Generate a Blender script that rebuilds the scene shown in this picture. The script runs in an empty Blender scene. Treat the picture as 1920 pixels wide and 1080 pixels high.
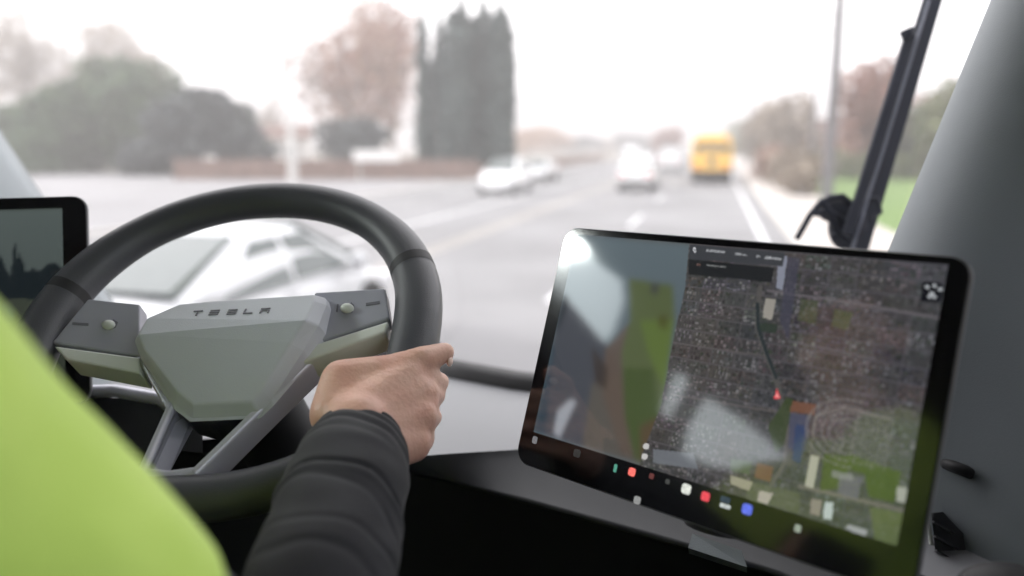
import bpy, bmesh, math, random
import numpy as np
from mathutils import Vector, Matrix, noise
random.seed(7); rng = np.random.default_rng(7)
R = math.radians
SC = bpy.context.scene
COL = SC.collection

# ------------------------------------------------------------------ camera, sky, sun, exposure
CAM = np.array([0.0, 0.0, 2.4])
PITCH = math.atan(268/1500); YAW = math.atan(385/1500*math.cos(PITCH)); FPX = 1500.0
Fv = np.array([-math.sin(YAW)*math.cos(PITCH), math.cos(YAW)*math.cos(PITCH), -math.sin(PITCH)])
Rv = np.array([math.cos(YAW), math.sin(YAW), 0.0]); Uv = np.cross(Rv, Fv)
def ray(px, py): return Fv + Rv*(px-960)/FPX - Uv*(py-540)/FPX
def P(px, py, depth): return Vector(CAM + ray(px, py)*depth)
def G(px, py, z=0.0):
    r = ray(px, py); return Vector(CAM + r*((z-CAM[2])/r[2]))

cam_d = bpy.data.cameras.new('camera'); cam = bpy.data.objects.new('camera', cam_d); COL.objects.link(cam)
cam.location = CAM; cam.rotation_euler = (math.pi/2-PITCH, 0, YAW)
cam_d.sensor_width = 36; cam_d.lens = FPX/1920*36; cam_d.clip_start = 0.02; cam_d.clip_end = 3000
cam_d.dof.use_dof = True; cam_d.dof.focus_distance = 0.84; cam_d.dof.aperture_fstop = 1.9
SC.camera = cam

SUN_DIR = Vector((-0.884, -0.228, 0.438)).normalized()      # towards the sun, low behind thin cloud on the left
w = bpy.data.worlds.new('World'); SC.world = w; w.use_nodes = True
nt = w.node_tree; nt.nodes.clear()
sky = nt.nodes.new('ShaderNodeTexSky'); sky.sky_type = 'NISHITA'; sky.sun_disc = False
sky.sun_elevation = math.asin(SUN_DIR.z); sky.sun_rotation = math.atan2(SUN_DIR.x, SUN_DIR.y)
sky.air_density = 1.0; sky.dust_density = 4.0; sky.ozone_density = 1.0
hs = nt.nodes.new('ShaderNodeHueSaturation'); hs.inputs['Saturation'].default_value = 0.12
mixo = nt.nodes.new('ShaderNodeMix'); mixo.data_type = 'RGBA'; mixo.inputs['Factor'].default_value = 0.85
mixo.inputs['B'].default_value = (7.7, 7.45, 7.6, 1)        # even cloud cover
bg = nt.nodes.new('ShaderNodeBackground'); bg.inputs['Strength'].default_value = 0.15
wo = nt.nodes.new('ShaderNodeOutputWorld')
nt.links.new(sky.outputs[0], hs.inputs['Color']); nt.links.new(hs.outputs[0], mixo.inputs['A'])
nt.links.new(mixo.outputs['Result'], bg.inputs['Color']); nt.links.new(bg.outputs[0], wo.inputs['Surface'])
sun_d = bpy.data.lights.new('sun', 'SUN'); sun_d.energy = 1.0; sun_d.angle = R(10); sun_d.color = (1, .95, .88)
sun = bpy.data.objects.new('sun', sun_d); COL.objects.link(sun); sun.location = (-30, -10, 40)
sun.rotation_euler = SUN_DIR.to_track_quat('Z', 'Y').to_euler()
vs = SC.view_settings; vs.view_transform = 'Standard'; vs.look = 'None'; vs.gamma = 1; vs.use_curve_mapping = False
vs.exposure = 1.54
SC.cycles.volume_step_rate = 4; SC.cycles.volume_max_steps = 64; SC.cycles.max_bounces = 10
SC.cycles.transparent_max_bounces = 16

# ------------------------------------------------------------------ materials
def mat(name, col, rough=.6, var=.12, scale=8.0, bump=0.0, bscale=60.0, spec=.5, metal=0.0, col2=None, emit=0, coat=0, sheen=0, sss=0):
    m = bpy.data.materials.new(name); m.use_nodes = True; t = m.node_tree; b = t.nodes['Principled BSDF']
    b.inputs['Roughness'].default_value = rough; b.inputs['Metallic'].default_value = metal
    b.inputs['Specular IOR Level'].default_value = spec; b.inputs['Coat Weight'].default_value = coat
    b.inputs['Coat Roughness'].default_value = .05; b.inputs['Sheen Weight'].default_value = sheen
    if sss: b.inputs['Subsurface Weight'].default_value = sss; b.inputs['Subsurface Radius'].default_value = (.01, .004, .002)
    tc = t.nodes.new('ShaderNodeTexCoord'); n = t.nodes.new('ShaderNodeTexNoise'); n.inputs['Scale'].default_value = scale
    n.inputs['Detail'].default_value = 5; t.links.new(tc.outputs['Object'], n.inputs['Vector'])
    cr = t.nodes.new('ShaderNodeValToRGB'); e = cr.color_ramp.elements
    c2 = col2 or tuple(c*(1-var) for c in col); c1 = col if col2 else tuple(min(1, c*(1+var)) for c in col)
    e[0].position = .35; e[0].color = (*c2, 1); e[1].position = .65; e[1].color = (*c1, 1)
    t.links.new(n.outputs[0], cr.inputs[0]); t.links.new(cr.outputs[0], b.inputs['Base Color'])
    if emit: t.links.new(cr.outputs[0], b.inputs['Emission Color']); b.inputs['Emission Strength'].default_value = emit
    if bump:
        n2 = t.nodes.new('ShaderNodeTexNoise'); n2.inputs['Scale'].default_value = bscale; n2.inputs['Detail'].default_value = 3
        t.links.new(tc.outputs['Object'], n2.inputs['Vector'])
        bp = t.nodes.new('ShaderNodeBump'); bp.inputs['Strength'].default_value = bump; bp.inputs['Distance'].default_value = 1/bscale
        t.links.new(n2.outputs[0], bp.inputs['Height']); t.links.new(bp.outputs[0], b.inputs['Normal'])
    return m
def glass_mat(name, tint=(.96, .98, .97), dust=0.0):
    m = bpy.data.materials.new(name); m.use_nodes = True; t = m.node_tree; t.nodes.clear()
    o = t.nodes.new('ShaderNodeOutputMaterial'); tr = t.nodes.new('ShaderNodeBsdfTransparent'); tr.inputs[0].default_value = (*tint, 1)
    gl = t.nodes.new('ShaderNodeBsdfGlossy'); gl.inputs['Roughness'].default_value = .02
    fr = t.nodes.new('ShaderNodeFresnel'); fr.inputs[0].default_value = 1.3
    mx = t.nodes.new('ShaderNodeMixShader'); t.links.new(fr.outputs[0], mx.inputs[0]); t.links.new(tr.outputs[0], mx.inputs[1]); t.links.new(gl.outputs[0], mx.inputs[2])
    out = mx
    if dust:
        df = t.nodes.new('ShaderNodeBsdfTranslucent'); df.inputs[0].default_value = (.9, .9, .9, 1)
        m2 = t.nodes.new('ShaderNodeMixShader'); n = t.nodes.new('ShaderNodeTexNoise'); n.inputs['Scale'].default_value = 3
        ml = t.nodes.new('ShaderNodeMath'); ml.operation = 'MULTIPLY'; ml.inputs[1].default_value = dust*2
        t.links.new(n.outputs[0], ml.inputs[0]); t.links.new(ml.outputs[0], m2.inputs[0]); t.links.new(mx.outputs[0], m2.inputs[1]); t.links.new(df.outputs[0], m2.inputs[2]); out = m2
    t.links.new(out.outputs[0], o.inputs[0]); return m
def emit_attr_mat(name, strength, rough=.08, ior_spec=1.0):
    m = bpy.data.materials.new(name); m.use_nodes = True; t = m.node_tree; b = t.nodes['Principled BSDF']
    a = t.nodes.new('ShaderNodeVertexColor'); a.layer_name = 'Col'
    t.links.new(a.outputs[0], b.inputs['Emission Color']); b.inputs['Emission Strength'].default_value = strength
    b.inputs['Base Color'].default_value = (.008, .008, .009, 1); b.inputs['Roughness'].default_value = rough
    b.inputs['Specular IOR Level'].default_value = ior_spec
    return m

# ------------------------------------------------------------------ mesh helpers
class MB:
    def __init__(s): s.v = []; s.f = []; s.sm = []
    def add(s, vs_, fs, smooth=False):
        o = len(s.v); s.v += [tuple(v) for v in vs_]; s.f += [tuple(i+o for i in f) for f in fs]; s.sm += [smooth]*len(fs); return s
    def box(s, c, d, rz=0, M=None):
        x, y, z = d[0]/2, d[1]/2, d[2]/2
        vv = [Vector(p) for p in ((-x,-y,-z),(x,-y,-z),(x,y,-z),(-x,y,-z),(-x,-y,z),(x,-y,z),(x,y,z),(-x,y,z))]
        rot = Matrix.Rotation(rz, 3, 'Z')
        vv = [(M @ v if M else rot @ v) + Vector(c) for v in vv]
        return s.add(vv, [(0,3,2,1),(4,5,6,7),(0,1,5,4),(1,2,6,5),(2,3,7,6),(3,0,4,7)])
    def loft(s, rings, closed=True, caps=True, smooth=True):
        n = len(rings[0]); vv = [p for r in rings for p in r]; ff = []
        m = n if closed else n-1
        for i in range(len(rings)-1):
            for j in range(m):
                a = i*n+j; b = i*n+(j+1) % n; ff.append((a, b, b+n, a+n))
        s.add(vv, ff, smooth)
        if caps and closed:
            s.add(rings[0], [tuple(range(n))[::-1]], False); s.add(rings[-1], [tuple(range(n))], False)
        return s
    def tube(s, pts, rad, n=12, caps=True):
        pts = [Vector(p) for p in pts]; rs = rad if hasattr(rad, '__len__') else [rad]*len(pts); rings = []
        up = None
        for i, p in enumerate(pts):
            d = (pts[min(i+1, len(pts)-1)]-pts[max(i-1, 0)]).normalized()
            if up is None: up = d.orthogonal().normalized()
            up = (up - d*up.dot(d)).normalized(); q = d.cross(up)
            rings.append([p + (up*math.cos(a)+q*math.sin(a))*rs[i] for a in [2*math.pi*k/n for k in range(n)]])
        return s.loft(rings, True, caps)
    def sphere(s, c, r, n=12, sc=(1,1,1), M=None):
        c = Vector(c); vv = []; ff = []; m = n//2
        for i in range(m+1):
            for j in range(n):
                a = math.pi*i/m; b = 2*math.pi*j/n
                v = Vector((math.sin(a)*math.cos(b)*sc[0], math.sin(a)*math.sin(b)*sc[1], math.cos(a)*sc[2]))*r
                vv.append((M @ v if M else v)+c)
        for i in range(m):
            for j in range(n): ff.append((i*n+j, (i+1)*n+j, (i+1)*n+(j+1) % n, i*n+(j+1) % n))
        return s.add(vv, ff, True)
    def capsule(s, p0, r0, p1, r1, n=14):
        s.sphere(p0, r0, n); s.sphere(p1, r1, n); return s.tube([p0, p1], [r0, r1], n)
    def prism(s, poly, ax_u, ax_v, nrm, org, t0, t1, inset=0.0):
        # polygon in (u, v), extruded along nrm from t0 to t1; the t1 face optionally inset
        u, v, n, o = Vector(ax_u), Vector(ax_v), Vector(nrm), Vector(org); k = len(poly)
        cx = sum(p[0] for p in poly)/k; cy = sum(p[1] for p in poly)/k
        a = [o+u*p[0]+v*p[1]+n*t0 for p in poly]
        b = []
        for p in poly:
            d = Vector((p[0]-cx, p[1]-cy)); l = d.length; d = d*((l-inset)/l) if l > 0 else d
            b.append(o+u*(cx+d.x)+v*(cy+d.y)+n*t1)
        ff = [tuple(range(k))[::-1], tuple(range(k, 2*k))] + [(i, (i+1) % k, (i+1) % k+k, i+k) for i in range(k)]
        return s.add(a+b, ff)
    def mesh(s, name):
        me = bpy.data.meshes.new(name); me.from_pydata(s.v, [], s.f); me.polygons.foreach_set('use_smooth', s.sm); me.update(); return me
    def build(s, name, m, parent=None, bevel=0, seg=2, fix=True):
        me = s.mesh(name)
        if fix:
            bm = bmesh.new(); bm.from_mesh(me); bmesh.ops.recalc_face_normals(bm, faces=bm.faces); bm.to_mesh(me); bm.free()
        if m: me.materials.append(m)
        o = bpy.data.objects.new(name, me); COL.objects.link(o)
        if parent: o.parent = parent
        if bevel:
            b = o.modifiers.new('bevel', 'BEVEL'); b.width = bevel; b.segments = seg; b.limit_method = 'ANGLE'; b.angle_limit = R(30)
        return o
def tag(o, label, cat, group=None):
    o['label'] = label; o['category'] = cat
    if group: o['group'] = group
    return o
def thing(name, label, cat, loc=(0,0,0), rz=0, group=None):
    o = bpy.data.objects.new(name, None); COL.objects.link(o); o.location = loc; o.rotation_euler = (0,0,rz); o.empty_display_size = .2
    return tag(o, label, cat, group)
def struct(o): o['kind'] = 'structure'; return o
def dup(root, loc, rz=0, label=None, sc=1.0):
    r = root.copy(); COL.objects.link(r); r.location = loc; r.rotation_euler = (0,0,rz); r.scale = (sc,)*3
    if label: r['label'] = label
    for ch in list(root.children):
        c = ch.copy(); COL.objects.link(c); c.parent = r
        for g in ch.children:
            d = g.copy(); COL.objects.link(d); d.parent = c
    return r
def remesh(o, voxel, smooth=8):
    a = o.modifiers.new('r', 'REMESH'); a.mode = 'VOXEL'; a.voxel_size = voxel; a.use_smooth_shade = True
    b = o.modifiers.new('s', 'SMOOTH'); b.factor = .5; b.iterations = smooth
    dg = bpy.context.evaluated_depsgraph_get(); me = bpy.data.meshes.new_from_object(o.evaluated_get(dg))
    o.modifiers.clear(); ms = list(o.data.materials); o.data = me
    if not me.materials:
        for m in ms: me.materials.append(m)
    return o

M_ = {}
M_['dash_light'] = mat('soft grey moulded plastic', (.24, .245, .26), .45, .05, 3, .15, 900)
M_['dash_dark'] = mat('dark grained plastic', (.018, .020, .025), .5, .1, 4, .2, 900)
M_['black'] = mat('matt black trim', (.012, .012, .014), .6, .1, 4)
M_['pillar'] = mat('grey pillar trim', (.235, .265, .285), .55, .05, 3, .15, 700)
M_['door'] = mat('grey door trim', (.26, .275, .28), .5, .05, 3, .15, 700)
M_['shell'] = mat('grey headliner', (.2, .2, .21), .8, .05, 3)
M_['floor'] = mat('rubber floor mat', (.03, .03, .03), .8, .1, 10)
M_['rim'] = mat('black wheel leather', (.068, .07, .08), .42, .08, 10, .25, 700, .5)
M_['airbag'] = mat('grey airbag vinyl', (.50, .52, .56), .42, .04, 10, .2, 900)
M_['panel'] = mat('grey button panel', (.33, .335, .385), .4, .05, 10)
M_['satin'] = mat('satin silver trim', (.62, .65, .60), .35, .05, 10)
M_['spoke'] = mat('grey spoke trim', (.62, .62, .70), .38, .05, 10, metal=.3)
M_['letter'] = mat('dark debossed lettering', (.13, .13, .15), .5, .05)
M_['bezel'] = mat('glossy black glass bezel', (.008, .008, .010), .10, .05, spec=.8)
M_['house'] = mat('dark screen housing', (.03, .03, .034), .4, .05)
M_['edge'] = mat('grey screen edge', (.2, .2, .21), .35, .05, metal=.5)
M_['glass'] = glass_mat('windscreen glass', (.97, .985, .98), .003)
M_['sideglass'] = glass_mat('side window glass', (.84, .95, .98))
M_['wiper'] = mat('black wiper rubber and steel', (.010, .012, .022), .6, .1, spec=.25)
M_['wiper_l'] = mat('paler wiper arm edge', (.10, .11, .15), .35, .1)  # thin paler lines along the wiper arm
M_['skin'] = mat('skin', (.74, .46, .355), .46, .07, 26, .2, 210, .45, sss=.15, col2=(.67, .365, .28))
M_['vest'] = mat('fluorescent yellow green fabric', (.66, .86, .20), .8, .05, 9, .25, 420, .2, col2=(.57, .78, .15), sheen=.2)
M_['sleeve'] = mat('charcoal stretch fabric', (.016, .016, .020), .8, .1, 20, .35, 900, .25, sheen=.12)
M_['trousers'] = mat('navy work trousers', (.02, .024, .04), .8, .1, 20, .3, 600)
M_['hair'] = mat('dark brown hair', (.03, .02, .014), .6, .2, 60, .6, 90)
M_['seat'] = mat('black seat fabric', (.03, .03, .033), .8, .1, 30, .4, 400)

# ------------------------------------------------------------------ haze and ground
def sheet(name, x0, x1, y0, y1, z, m, nx=1, ny=1):
    vs_ = [(x0+(x1-x0)*i/nx, y0+(y1-y0)*j/ny, z) for j in range(ny+1) for i in range(nx+1)]
    ff = [(j*(nx+1)+i, j*(nx+1)+i+1, (j+1)*(nx+1)+i+1, (j+1)*(nx+1)+i) for j in range(ny) for i in range(nx)]
    return struct(MB().add(vs_, ff).build(name, m, fix=False))
M_['soil'] = mat('dry ground', (.20, .18, .15), .95, .2, .3, .3, 3)
M_['asphalt'] = mat('worn pale asphalt', (.20, .198, .205), .85, .16, .25, .3, 30)
M_['concrete'] = mat('pale concrete', (.42, .385, .36), .85, .12, .4, .2, 12)
M_['grass'] = mat('short green grass', (.13, .20, .05), .95, .2, 1.2, .5, 20, col2=(.085, .15, .035))
M_['white_line'] = mat('worn white road paint', (.62, .62, .64), .7, .2, 2)
M_['yellow_line'] = mat('faded yellow road paint', (.34, .31, .28), .7, .2, 2)
M_['kerb'] = mat('kerb concrete', (.48, .46, .44), .85, .1, 1)
M_['paving'] = mat('parking lot paving', (.24, .235, .245), .9, .15, .15, .2, 8)
sheet('ground', -900, 900, -300, 1500, -.12, M_['soil'], 6, 6)
sheet('road', -16, 1.9, -120, 900, 0, M_['asphalt'], 1, 20)
sheet('parking_lot', -75, -16.15, -20, 58, -.02, M_['paving'])
for x, wd, m in ((1.25, .14, 'white_line'), (-6.45, .13, 'yellow_line'), (-6.15, .13, 'yellow_line'), (-9.0, .15, 'white_line'), (-15.6, .14, 'white_line')):
    sheet('road_marking', x-wd/2, x+wd/2, -120, 700, .004, M_[m])
mb = MB()
for y in range(-60, 400, 12):
    for x in (-2.45, -12.4): mb.add([(x-.06, y, .004), (x+.06, y, .004), (x+.06, y+4, .004), (x-.06, y+4, .004)], [(0, 1, 2, 3)])
struct(mb.build('lane_dashes', M_['white_line'], fix=False))
struct(MB().box((1.98, 390, .02), (.15, 1020, .2)).build('kerb', M_['kerb']))
struct(MB().box((-16.08, 390, .02), (.15, 1020, .2)).build('kerb', M_['kerb']))
struct(MB().box((3.35, 390, .0), (2.58, 1020, .22)).build('sidewalk', M_['concrete']))
sheet('driveway', 4.66, 14, 2, 23, .09, M_['concrete'])
sheet('grass_verge', 4.66, 60, 23.02, 74, .08, M_['grass'], 6, 6)
sheet('far_grass', 4.66, 60, 74.05, 400, .06, M_['soil'])

# ------------------------------------------------------------------ plants
def leaf_mat(name, a, b, c): 
    m = bpy.data.materials.new(name); m.use_nodes = True; t = m.node_tree; bs = t.nodes['Principled BSDF']; bs.inputs['Roughness'].default_value = .7
    g = t.nodes.new('ShaderNodeNewGeometry'); cr = t.nodes.new('ShaderNodeValToRGB'); e = cr.color_ramp.elements
    e[0].color = (*a, 1); e[1].color = (*c, 1); k = e.new(.5); k.color = (*b, 1)
    t.links.new(g.outputs['Random Per Island'], cr.inputs[0]); t.links.new(cr.outputs[0], bs.inputs['Base Color'])
    return m
LM = {'dark': leaf_mat('dark evergreen leaves', (.022, .05, .024), (.045, .085, .036), (.08, .125, .05)),
      'grey': leaf_mat('grey blue evergreen leaves', (.03, .04, .045), (.045, .058, .062), (.075, .09, .085)),
      'olive': leaf_mat('olive leaves', (.07, .09, .035), (.10, .12, .05), (.14, .16, .07)),
      'lime': leaf_mat('yellow green leaves', (.22, .26, .03), (.33, .38, .05), (.42, .46, .09)),
      'pink': leaf_mat('faded pinkish autumn leaves', (.20, .10, .08), (.30, .17, .13), (.38, .27, .21)),
      'red': leaf_mat('rusty red autumn leaves', (.16, .06, .045), (.22, .10, .075), (.28, .16, .12)),
      'tan': leaf_mat('tan winter leaves', (.19, .15, .12), (.26, .21, .17), (.34, .29, .23)),
      'orange': leaf_mat('orange autumn leaves', (.30, .15, .06), (.38, .21, .10), (.45, .30, .16)),
      'cypress': leaf_mat('blue green cypress sprays', (.038, .062, .062), (.058, .086, .084), (.095, .125, .115))}
M_['bark'] = mat('grey brown bark', (.10, .08, .065), .9, .25, 4, .6, 20)
M_['barkp'] = mat('pale bark', (.24, .21, .18), .9, .2, 4, .5, 20)
def leaves_mesh(name, lobes, n, size, m, hollow=.55):
    # lobes: (cx, cy, cz, rx, ry, rz); leaf-sized quads through the outer volume of each lobe
    vol = np.array([l[3]*l[4]*l[5] for l in lobes])**(2/3); vol /= vol.sum(); V = []
    for l, k in zip(lobes, (vol*n).astype(int)):
        d = rng.normal(size=(k, 3)); d /= np.linalg.norm(d, axis=1)[:, None]
        rr = (hollow + (1-hollow)*rng.random(k)**.6)*(1+.16*np.sin(d[:, 0]*5+l[0])+.14*np.sin(d[:, 2]*7+l[1])*np.cos(d[:, 1]*6))
        c = np.array(l[:3]) + d*rr[:, None]*np.array(l[3:])
        a = rng.normal(size=(k, 3)); a /= np.linalg.norm(a, axis=1)[:, None]; b = np.cross(a, rng.normal(size=(k, 3))); b /= np.linalg.norm(b, axis=1)[:, None]
        s = size*(.5+rng.random(k))[:, None]
        V.append(np.stack([c-a*s, c+b*s*.6, c+a*s, c-b*s*.6], 1).reshape(-1, 3))
    V = np.concatenate(V); k = len(V)//4
    me = bpy.data.meshes.new(name); me.vertices.add(len(V)); me.vertices.foreach_set('co', V.ravel().astype(np.float32))
    me.loops.add(4*k); me.loops.foreach_set('vertex_index', np.arange(4*k)); me.polygons.add(k)
    me.polygons.foreach_set('loop_start', np.arange(k)*4); me.polygons.foreach_set('loop_total', np.full(k, 4)); me.update(calc_edges=True); me.validate()
    me.materials.append(m); return me
def tree_mb(h, r, nb, spread, seed, twigs=0):
    rd = random.Random(seed); mb = MB(); pts = [(0, 0, -.1)]
    for i in range(1, 6): pts.append((rd.uniform(-.04, .04)*h*i/5, rd.uniform(-.04, .04)*h*i/5, h*i/5*.8))
    mb.tube(pts, [r*(1-.15*i) for i in range(6)], 8)
    for k in range(nb):
        z = h*(.25+.5*k/nb); a = k*2.4+rd.random(); L = spread*(.7+.5*rd.random())
        s = Vector((0, 0, z)); e = s+Vector((math.cos(a)*L, math.sin(a)*L, L*rd.uniform(.3, 1.1))); mid = (s+e)/2+Vector((0, 0, -.08*L))
        mb.tube([s, mid, e], [r*.45, r*.3, r*.1], 6)
        for q in range(twigs):
            p = s.lerp(e, .35+.6*rd.random()); d = Vector((rd.uniform(-1, 1), rd.uniform(-1, 1), rd.uniform(.1, 1.4)))*spread*.4
            mb.tube([p, p+d], [r*.14, r*.04], 4, False)
    return mb
def make_tree(kind, label, loc, h, r, nl, size, leaf, lobes=None, bark='bark', name='broadleaf_tree', cat='tree', seed=1, bh=None, group=None, twigs=0, nlobes=9, base=.3):
    t = thing(name, label, cat, loc, 0, group)
    tree_mb(bh or h*.8, max(.08, h*.025), 7, r*.7, seed, twigs).build('trunk', M_[bark], t, fix=False)
    rd = random.Random(seed+50)
    if not lobes:
        lobes = []
        for i in range(nlobes):
            a = rd.random()*6.28; q = r*.55*math.sqrt(rd.random()); z = h*(base+(1-base)*(.15+.62*rd.random()))
            s = r*(.42+.25*rd.random()); lobes.append((math.cos(a)*q, math.sin(a)*q, z, s, s, s*.8*min(1.4, h/(2*r))))
    me = leaves_mesh('crown', lobes, nl, size, LM[leaf]); o = bpy.data.objects.new('crown', me); COL.objects.link(o); o.parent = t
    return t
def at(px, Y, z=0.0):   # ground place along the sight line through column px at forward distance Y
    r = ray(px, 300); return Vector((r[0]/r[1]*Y, Y, z))
# big dark evergreen mass on the left
make_tree('e', 'big dark green evergreen at the far left with a broad round crown', at(130, 62), 9.0, 5.4, 15000, .30, 'dark', seed=3, base=.02, nlobes=14)
make_tree('e', 'tallest dark evergreen in the middle of the left clump, flat topped', at(275, 66), 11.3, 6.6, 16000, .32, 'dark', seed=4, base=.02, nlobes=14)
make_tree('e', 'grey green rounded bush tree at the right end of the left evergreen clump', at(390, 60), 7.6, 5.0, 12000, .28, 'grey', seed=5, base=.0, nlobes=14)
make_tree('e', 'low grey green shrub at the foot of the dark evergreens', at(290, 56), 4.0, 3.4, 4000, .22, 'grey', seed=6, base=.0, name='shrub', cat='shrub')
make_tree('e', 'low dark shrub below the leftmost evergreen beside the parking lot', at(75, 57), 4.2, 3.8, 4000, .22, 'dark', seed=61, base=.0, name='shrub', cat='shrub')
make_tree('f', 'tall faint tan tree rising behind the left evergreens, top left', at(60, 100), 21, 7.5, 5200, .30, 'tan', seed=7, bark='barkp', twigs=5, base=.35)
make_tree('f', 'tall faint olive tree rising behind the dark evergreens of the left clump', at(230, 105), 22, 9, 6000, .30, 'tan', seed=8, bark='barkp', twigs=5, base=.3)
make_tree('f', 'slim small evergreen between the left clump and the pinkish tree', at(462, 85), 8.5, 1.5, 1800, .2, 'grey', seed=9, base=.1)
make_tree('f', 'bare slim grey tree left of the pinkish autumn tree', at(505, 110), 11, 3.2, 900, .2, 'tan', seed=12, bark='barkp', twigs=6, base=.3)
make_tree('a', 'tall pinkish autumn tree with a wide sparse crown left of the cypresses', at(655, 76), 16.6, 8.2, 5600, .26, 'pink', seed=10, bark='barkp', twigs=6, base=.25, nlobes=15)
make_tree('a', 'rusty pink autumn tree behind the wide pinkish one, touching the cypresses', at(735, 88), 21.5, 5.0, 2600, .28, 'red', seed=11, bark='barkp', twigs=5, base=.35, nlobes=12)
make_tree('a', 'round grey green shrub under the pinkish autumn tree', at(655, 70), 5.0, 4.2, 4200, .24, 'grey', seed=13, base=.0, name='shrub', cat='shrub')
# cypresses
def cypress(px, Y, h, r, label, seed, n=3200):
    rd = random.Random(seed); lob = []
    for i in range(12):
        f = i/11; rr = r*(1-.22*f) if f < .88 else r*(.8-5.0*(f-.88))
        lob.append((rd.uniform(-.12, .12)*r, rd.uniform(-.12, .12)*r, .4+h*f*.93, max(rr, .14), max(rr, .14), h*.075))
    t = thing('cypress_tree', label, 'cypress', at(px, Y), 0, 'tall narrow cypresses left of the road')
    MB().tube([(0, 0, -.1), (0, 0, h*.5), (0, 0, h*.92)], [r*.22, r*.14, .03], 8).build('trunk', M_['bark'], t, fix=False)
    me = leaves_mesh('crown', lob, n, .2, LM['cypress'], .35); o = bpy.data.objects.new('crown', me); COL.objects.link(o); o.parent = t
cypress(797, 60, 12.6, .55, 'slimmest cypress at the left end of the row, its pointed top free of the others', 20, 3600)
cypress(826, 61, 12.3, .6, 'second thin cypress from the left of the row, beside a gap of sky', 21, 3600)
cypress(866, 60, 13.2, 1.5, 'tallest thick cypress at the left of the dense block of cypresses', 22, 9000)
cypress(906, 61.5, 13.2, 1.6, 'cypress in the middle of the dense block, a little lower than its neighbour', 23, 9000)
cypress(941, 60, 12.8, 1.4, 'rightmost cypress of the dense block, next to open sky', 24, 9000)
cypress(826, 64, 9.6, 2.0, 'short stout cypress filling the foot of the row between the thin and thick ones', 25, 7000)
# right side
make_tree('r', 'low tan winter tree right of the school bus', at(1432, 95), 6.6, 3.2, 2200, .24, 'tan', seed=30, twigs=4, base=.05)
make_tree('r', 'wide tan winter tree left of the tall utility pole', at(1488, 82), 7.4, 4.0, 3000, .26, 'tan', seed=31, twigs=5, base=.0, nlobes=12)
make_tree('r', 'rusty brown upright tree between the utility pole and the wiper', at(1625, 62), 8.4, 2.6, 3000, .22, 'red', seed=32, twigs=5, base=.2, nlobes=11)
make_tree('r', 'dark olive tree right of the wiper with reddish top', at(1705, 66), 6.9, 3.6, 3600, .24, 'olive', seed=33, twigs=3, base=.02)
make_tree('r', 'red brown tree behind the small white house, rightmost beyond the wiper', at(1765, 74), 8.2, 4.2, 3000, .25, 'red', seed=34, twigs=4, base=.15)
make_tree('r', 'dull green tree near the right pillar', at(1830, 60), 7.2, 4.0, 3600, .25, 'olive', seed=35, twigs=3, base=.05)
make_tree('b', 'leafless brown shrub beside the sidewalk, closest of the three before the tall pole', at(1512, 40), 2.1, 1.3, 1500, .13, 'tan', seed=40, twigs=5, base=.0, name='shrub', cat='shrub')
make_tree('b', 'middle of three leafless brown shrubs along the sidewalk', at(1490, 48), 2.4, 1.5, 1500, .14, 'tan', seed=41, twigs=5, base=.0, name='shrub', cat='shrub')
make_tree('b', 'farthest of three brown shrubs along the sidewalk, toward the school bus', at(1462, 60), 2.6, 1.8, 1500, .15, 'pink', seed=42, twigs=5, base=.0, name='shrub', cat='shrub')
t = thing('hedge', 'long low olive hedge behind the grass on the right', 'hedge', (7, 60, 0))
me = leaves_mesh('foliage', [(i*1.15, 0, 1.0, 1.0, .8, .95) for i in range(28)], 9000, .14, LM['olive']); o = bpy.data.objects.new('foliage', me); COL.objects.link(o); o.parent = t
mb = MB()
for i in range(28): mb.tube([(i*1.15, 0, 0), (i*1.15+.1, .1, .9)], [.05, .02], 6)
mb.build('stems', M_['bark'], t, fix=False)['kind'] = 'stuff'
# far trees along the horizon
far = [(985, 210, 7, 6, 'orange', 'small orange autumn tree just right of the cypresses, far down the road'),
       (1030, 230, 8.5, 7, 'orange', 'wider orange brown tree second to the right of the cypresses, far away'),
       (1085, 260, 6.5, 8, 'grey', 'far grey green tree above the distant white cars, left of centre'),
       (1135, 300, 6.5, 9, 'tan', 'far pale tan tree low on the horizon left of the white car ahead'),
       (1190, 280, 7, 9, 'grey', 'far grey tree right above the white car ahead'),
       (1238, 300, 6.5, 8, 'tan', 'far pale tree between the white car ahead and the school bus'),
       (1262, 190, 8.5, 5.5, 'red', 'reddish tree rising just left of the school bus'),
       (1395, 170, 8.0, 6, 'olive', 'olive tree just right of the school bus roof')]
for i, (px, Y, h, r, k, lab) in enumerate(far): make_tree('h', lab, at(px, Y), h, r, 1800, .42, k, seed=70+i, base=.0)
# ------------------------------------------------------------------ walls, fence, house, poles
M_['brown'] = mat('red brown wall', (.19, .13, .11), .9, .2, 1.5, .3, 12)
M_['white'] = mat('white painted board', (.75, .74, .73), .6, .05, 3)
M_['roof'] = mat('brown roof shingle', (.16, .10, .085), .9, .2, 4, .4, 10)
M_['pole'] = mat('weathered grey pole', (.12, .115, .125), .8, .1, 2, .2, 8)
M_['polew'] = mat('pale lamp post', (.50, .50, .49), .6, .08, 2)
M_['dark_glass'] = mat('dark car glass', (.09, .105, .105), .12, .05)
M_['window'] = mat('house window glass', (.10, .12, .13), .1, .1)
a, b = Vector((-37, 49.5, 0)), Vector((-16.6, 55, 0)); d = (b-a); L = d.length; ang = math.atan2(d.y, d.x)
t = thing('boundary_wall', 'low red brown wall running along the far side of the road below the cypresses', 'wall', a, ang)
for i in range(18):
    seg = L/18; MB().box(((i+.5)*seg, 0, .69), (seg-.03, .16, 1.35)).build('panel', M_['brown'], t)
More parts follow.
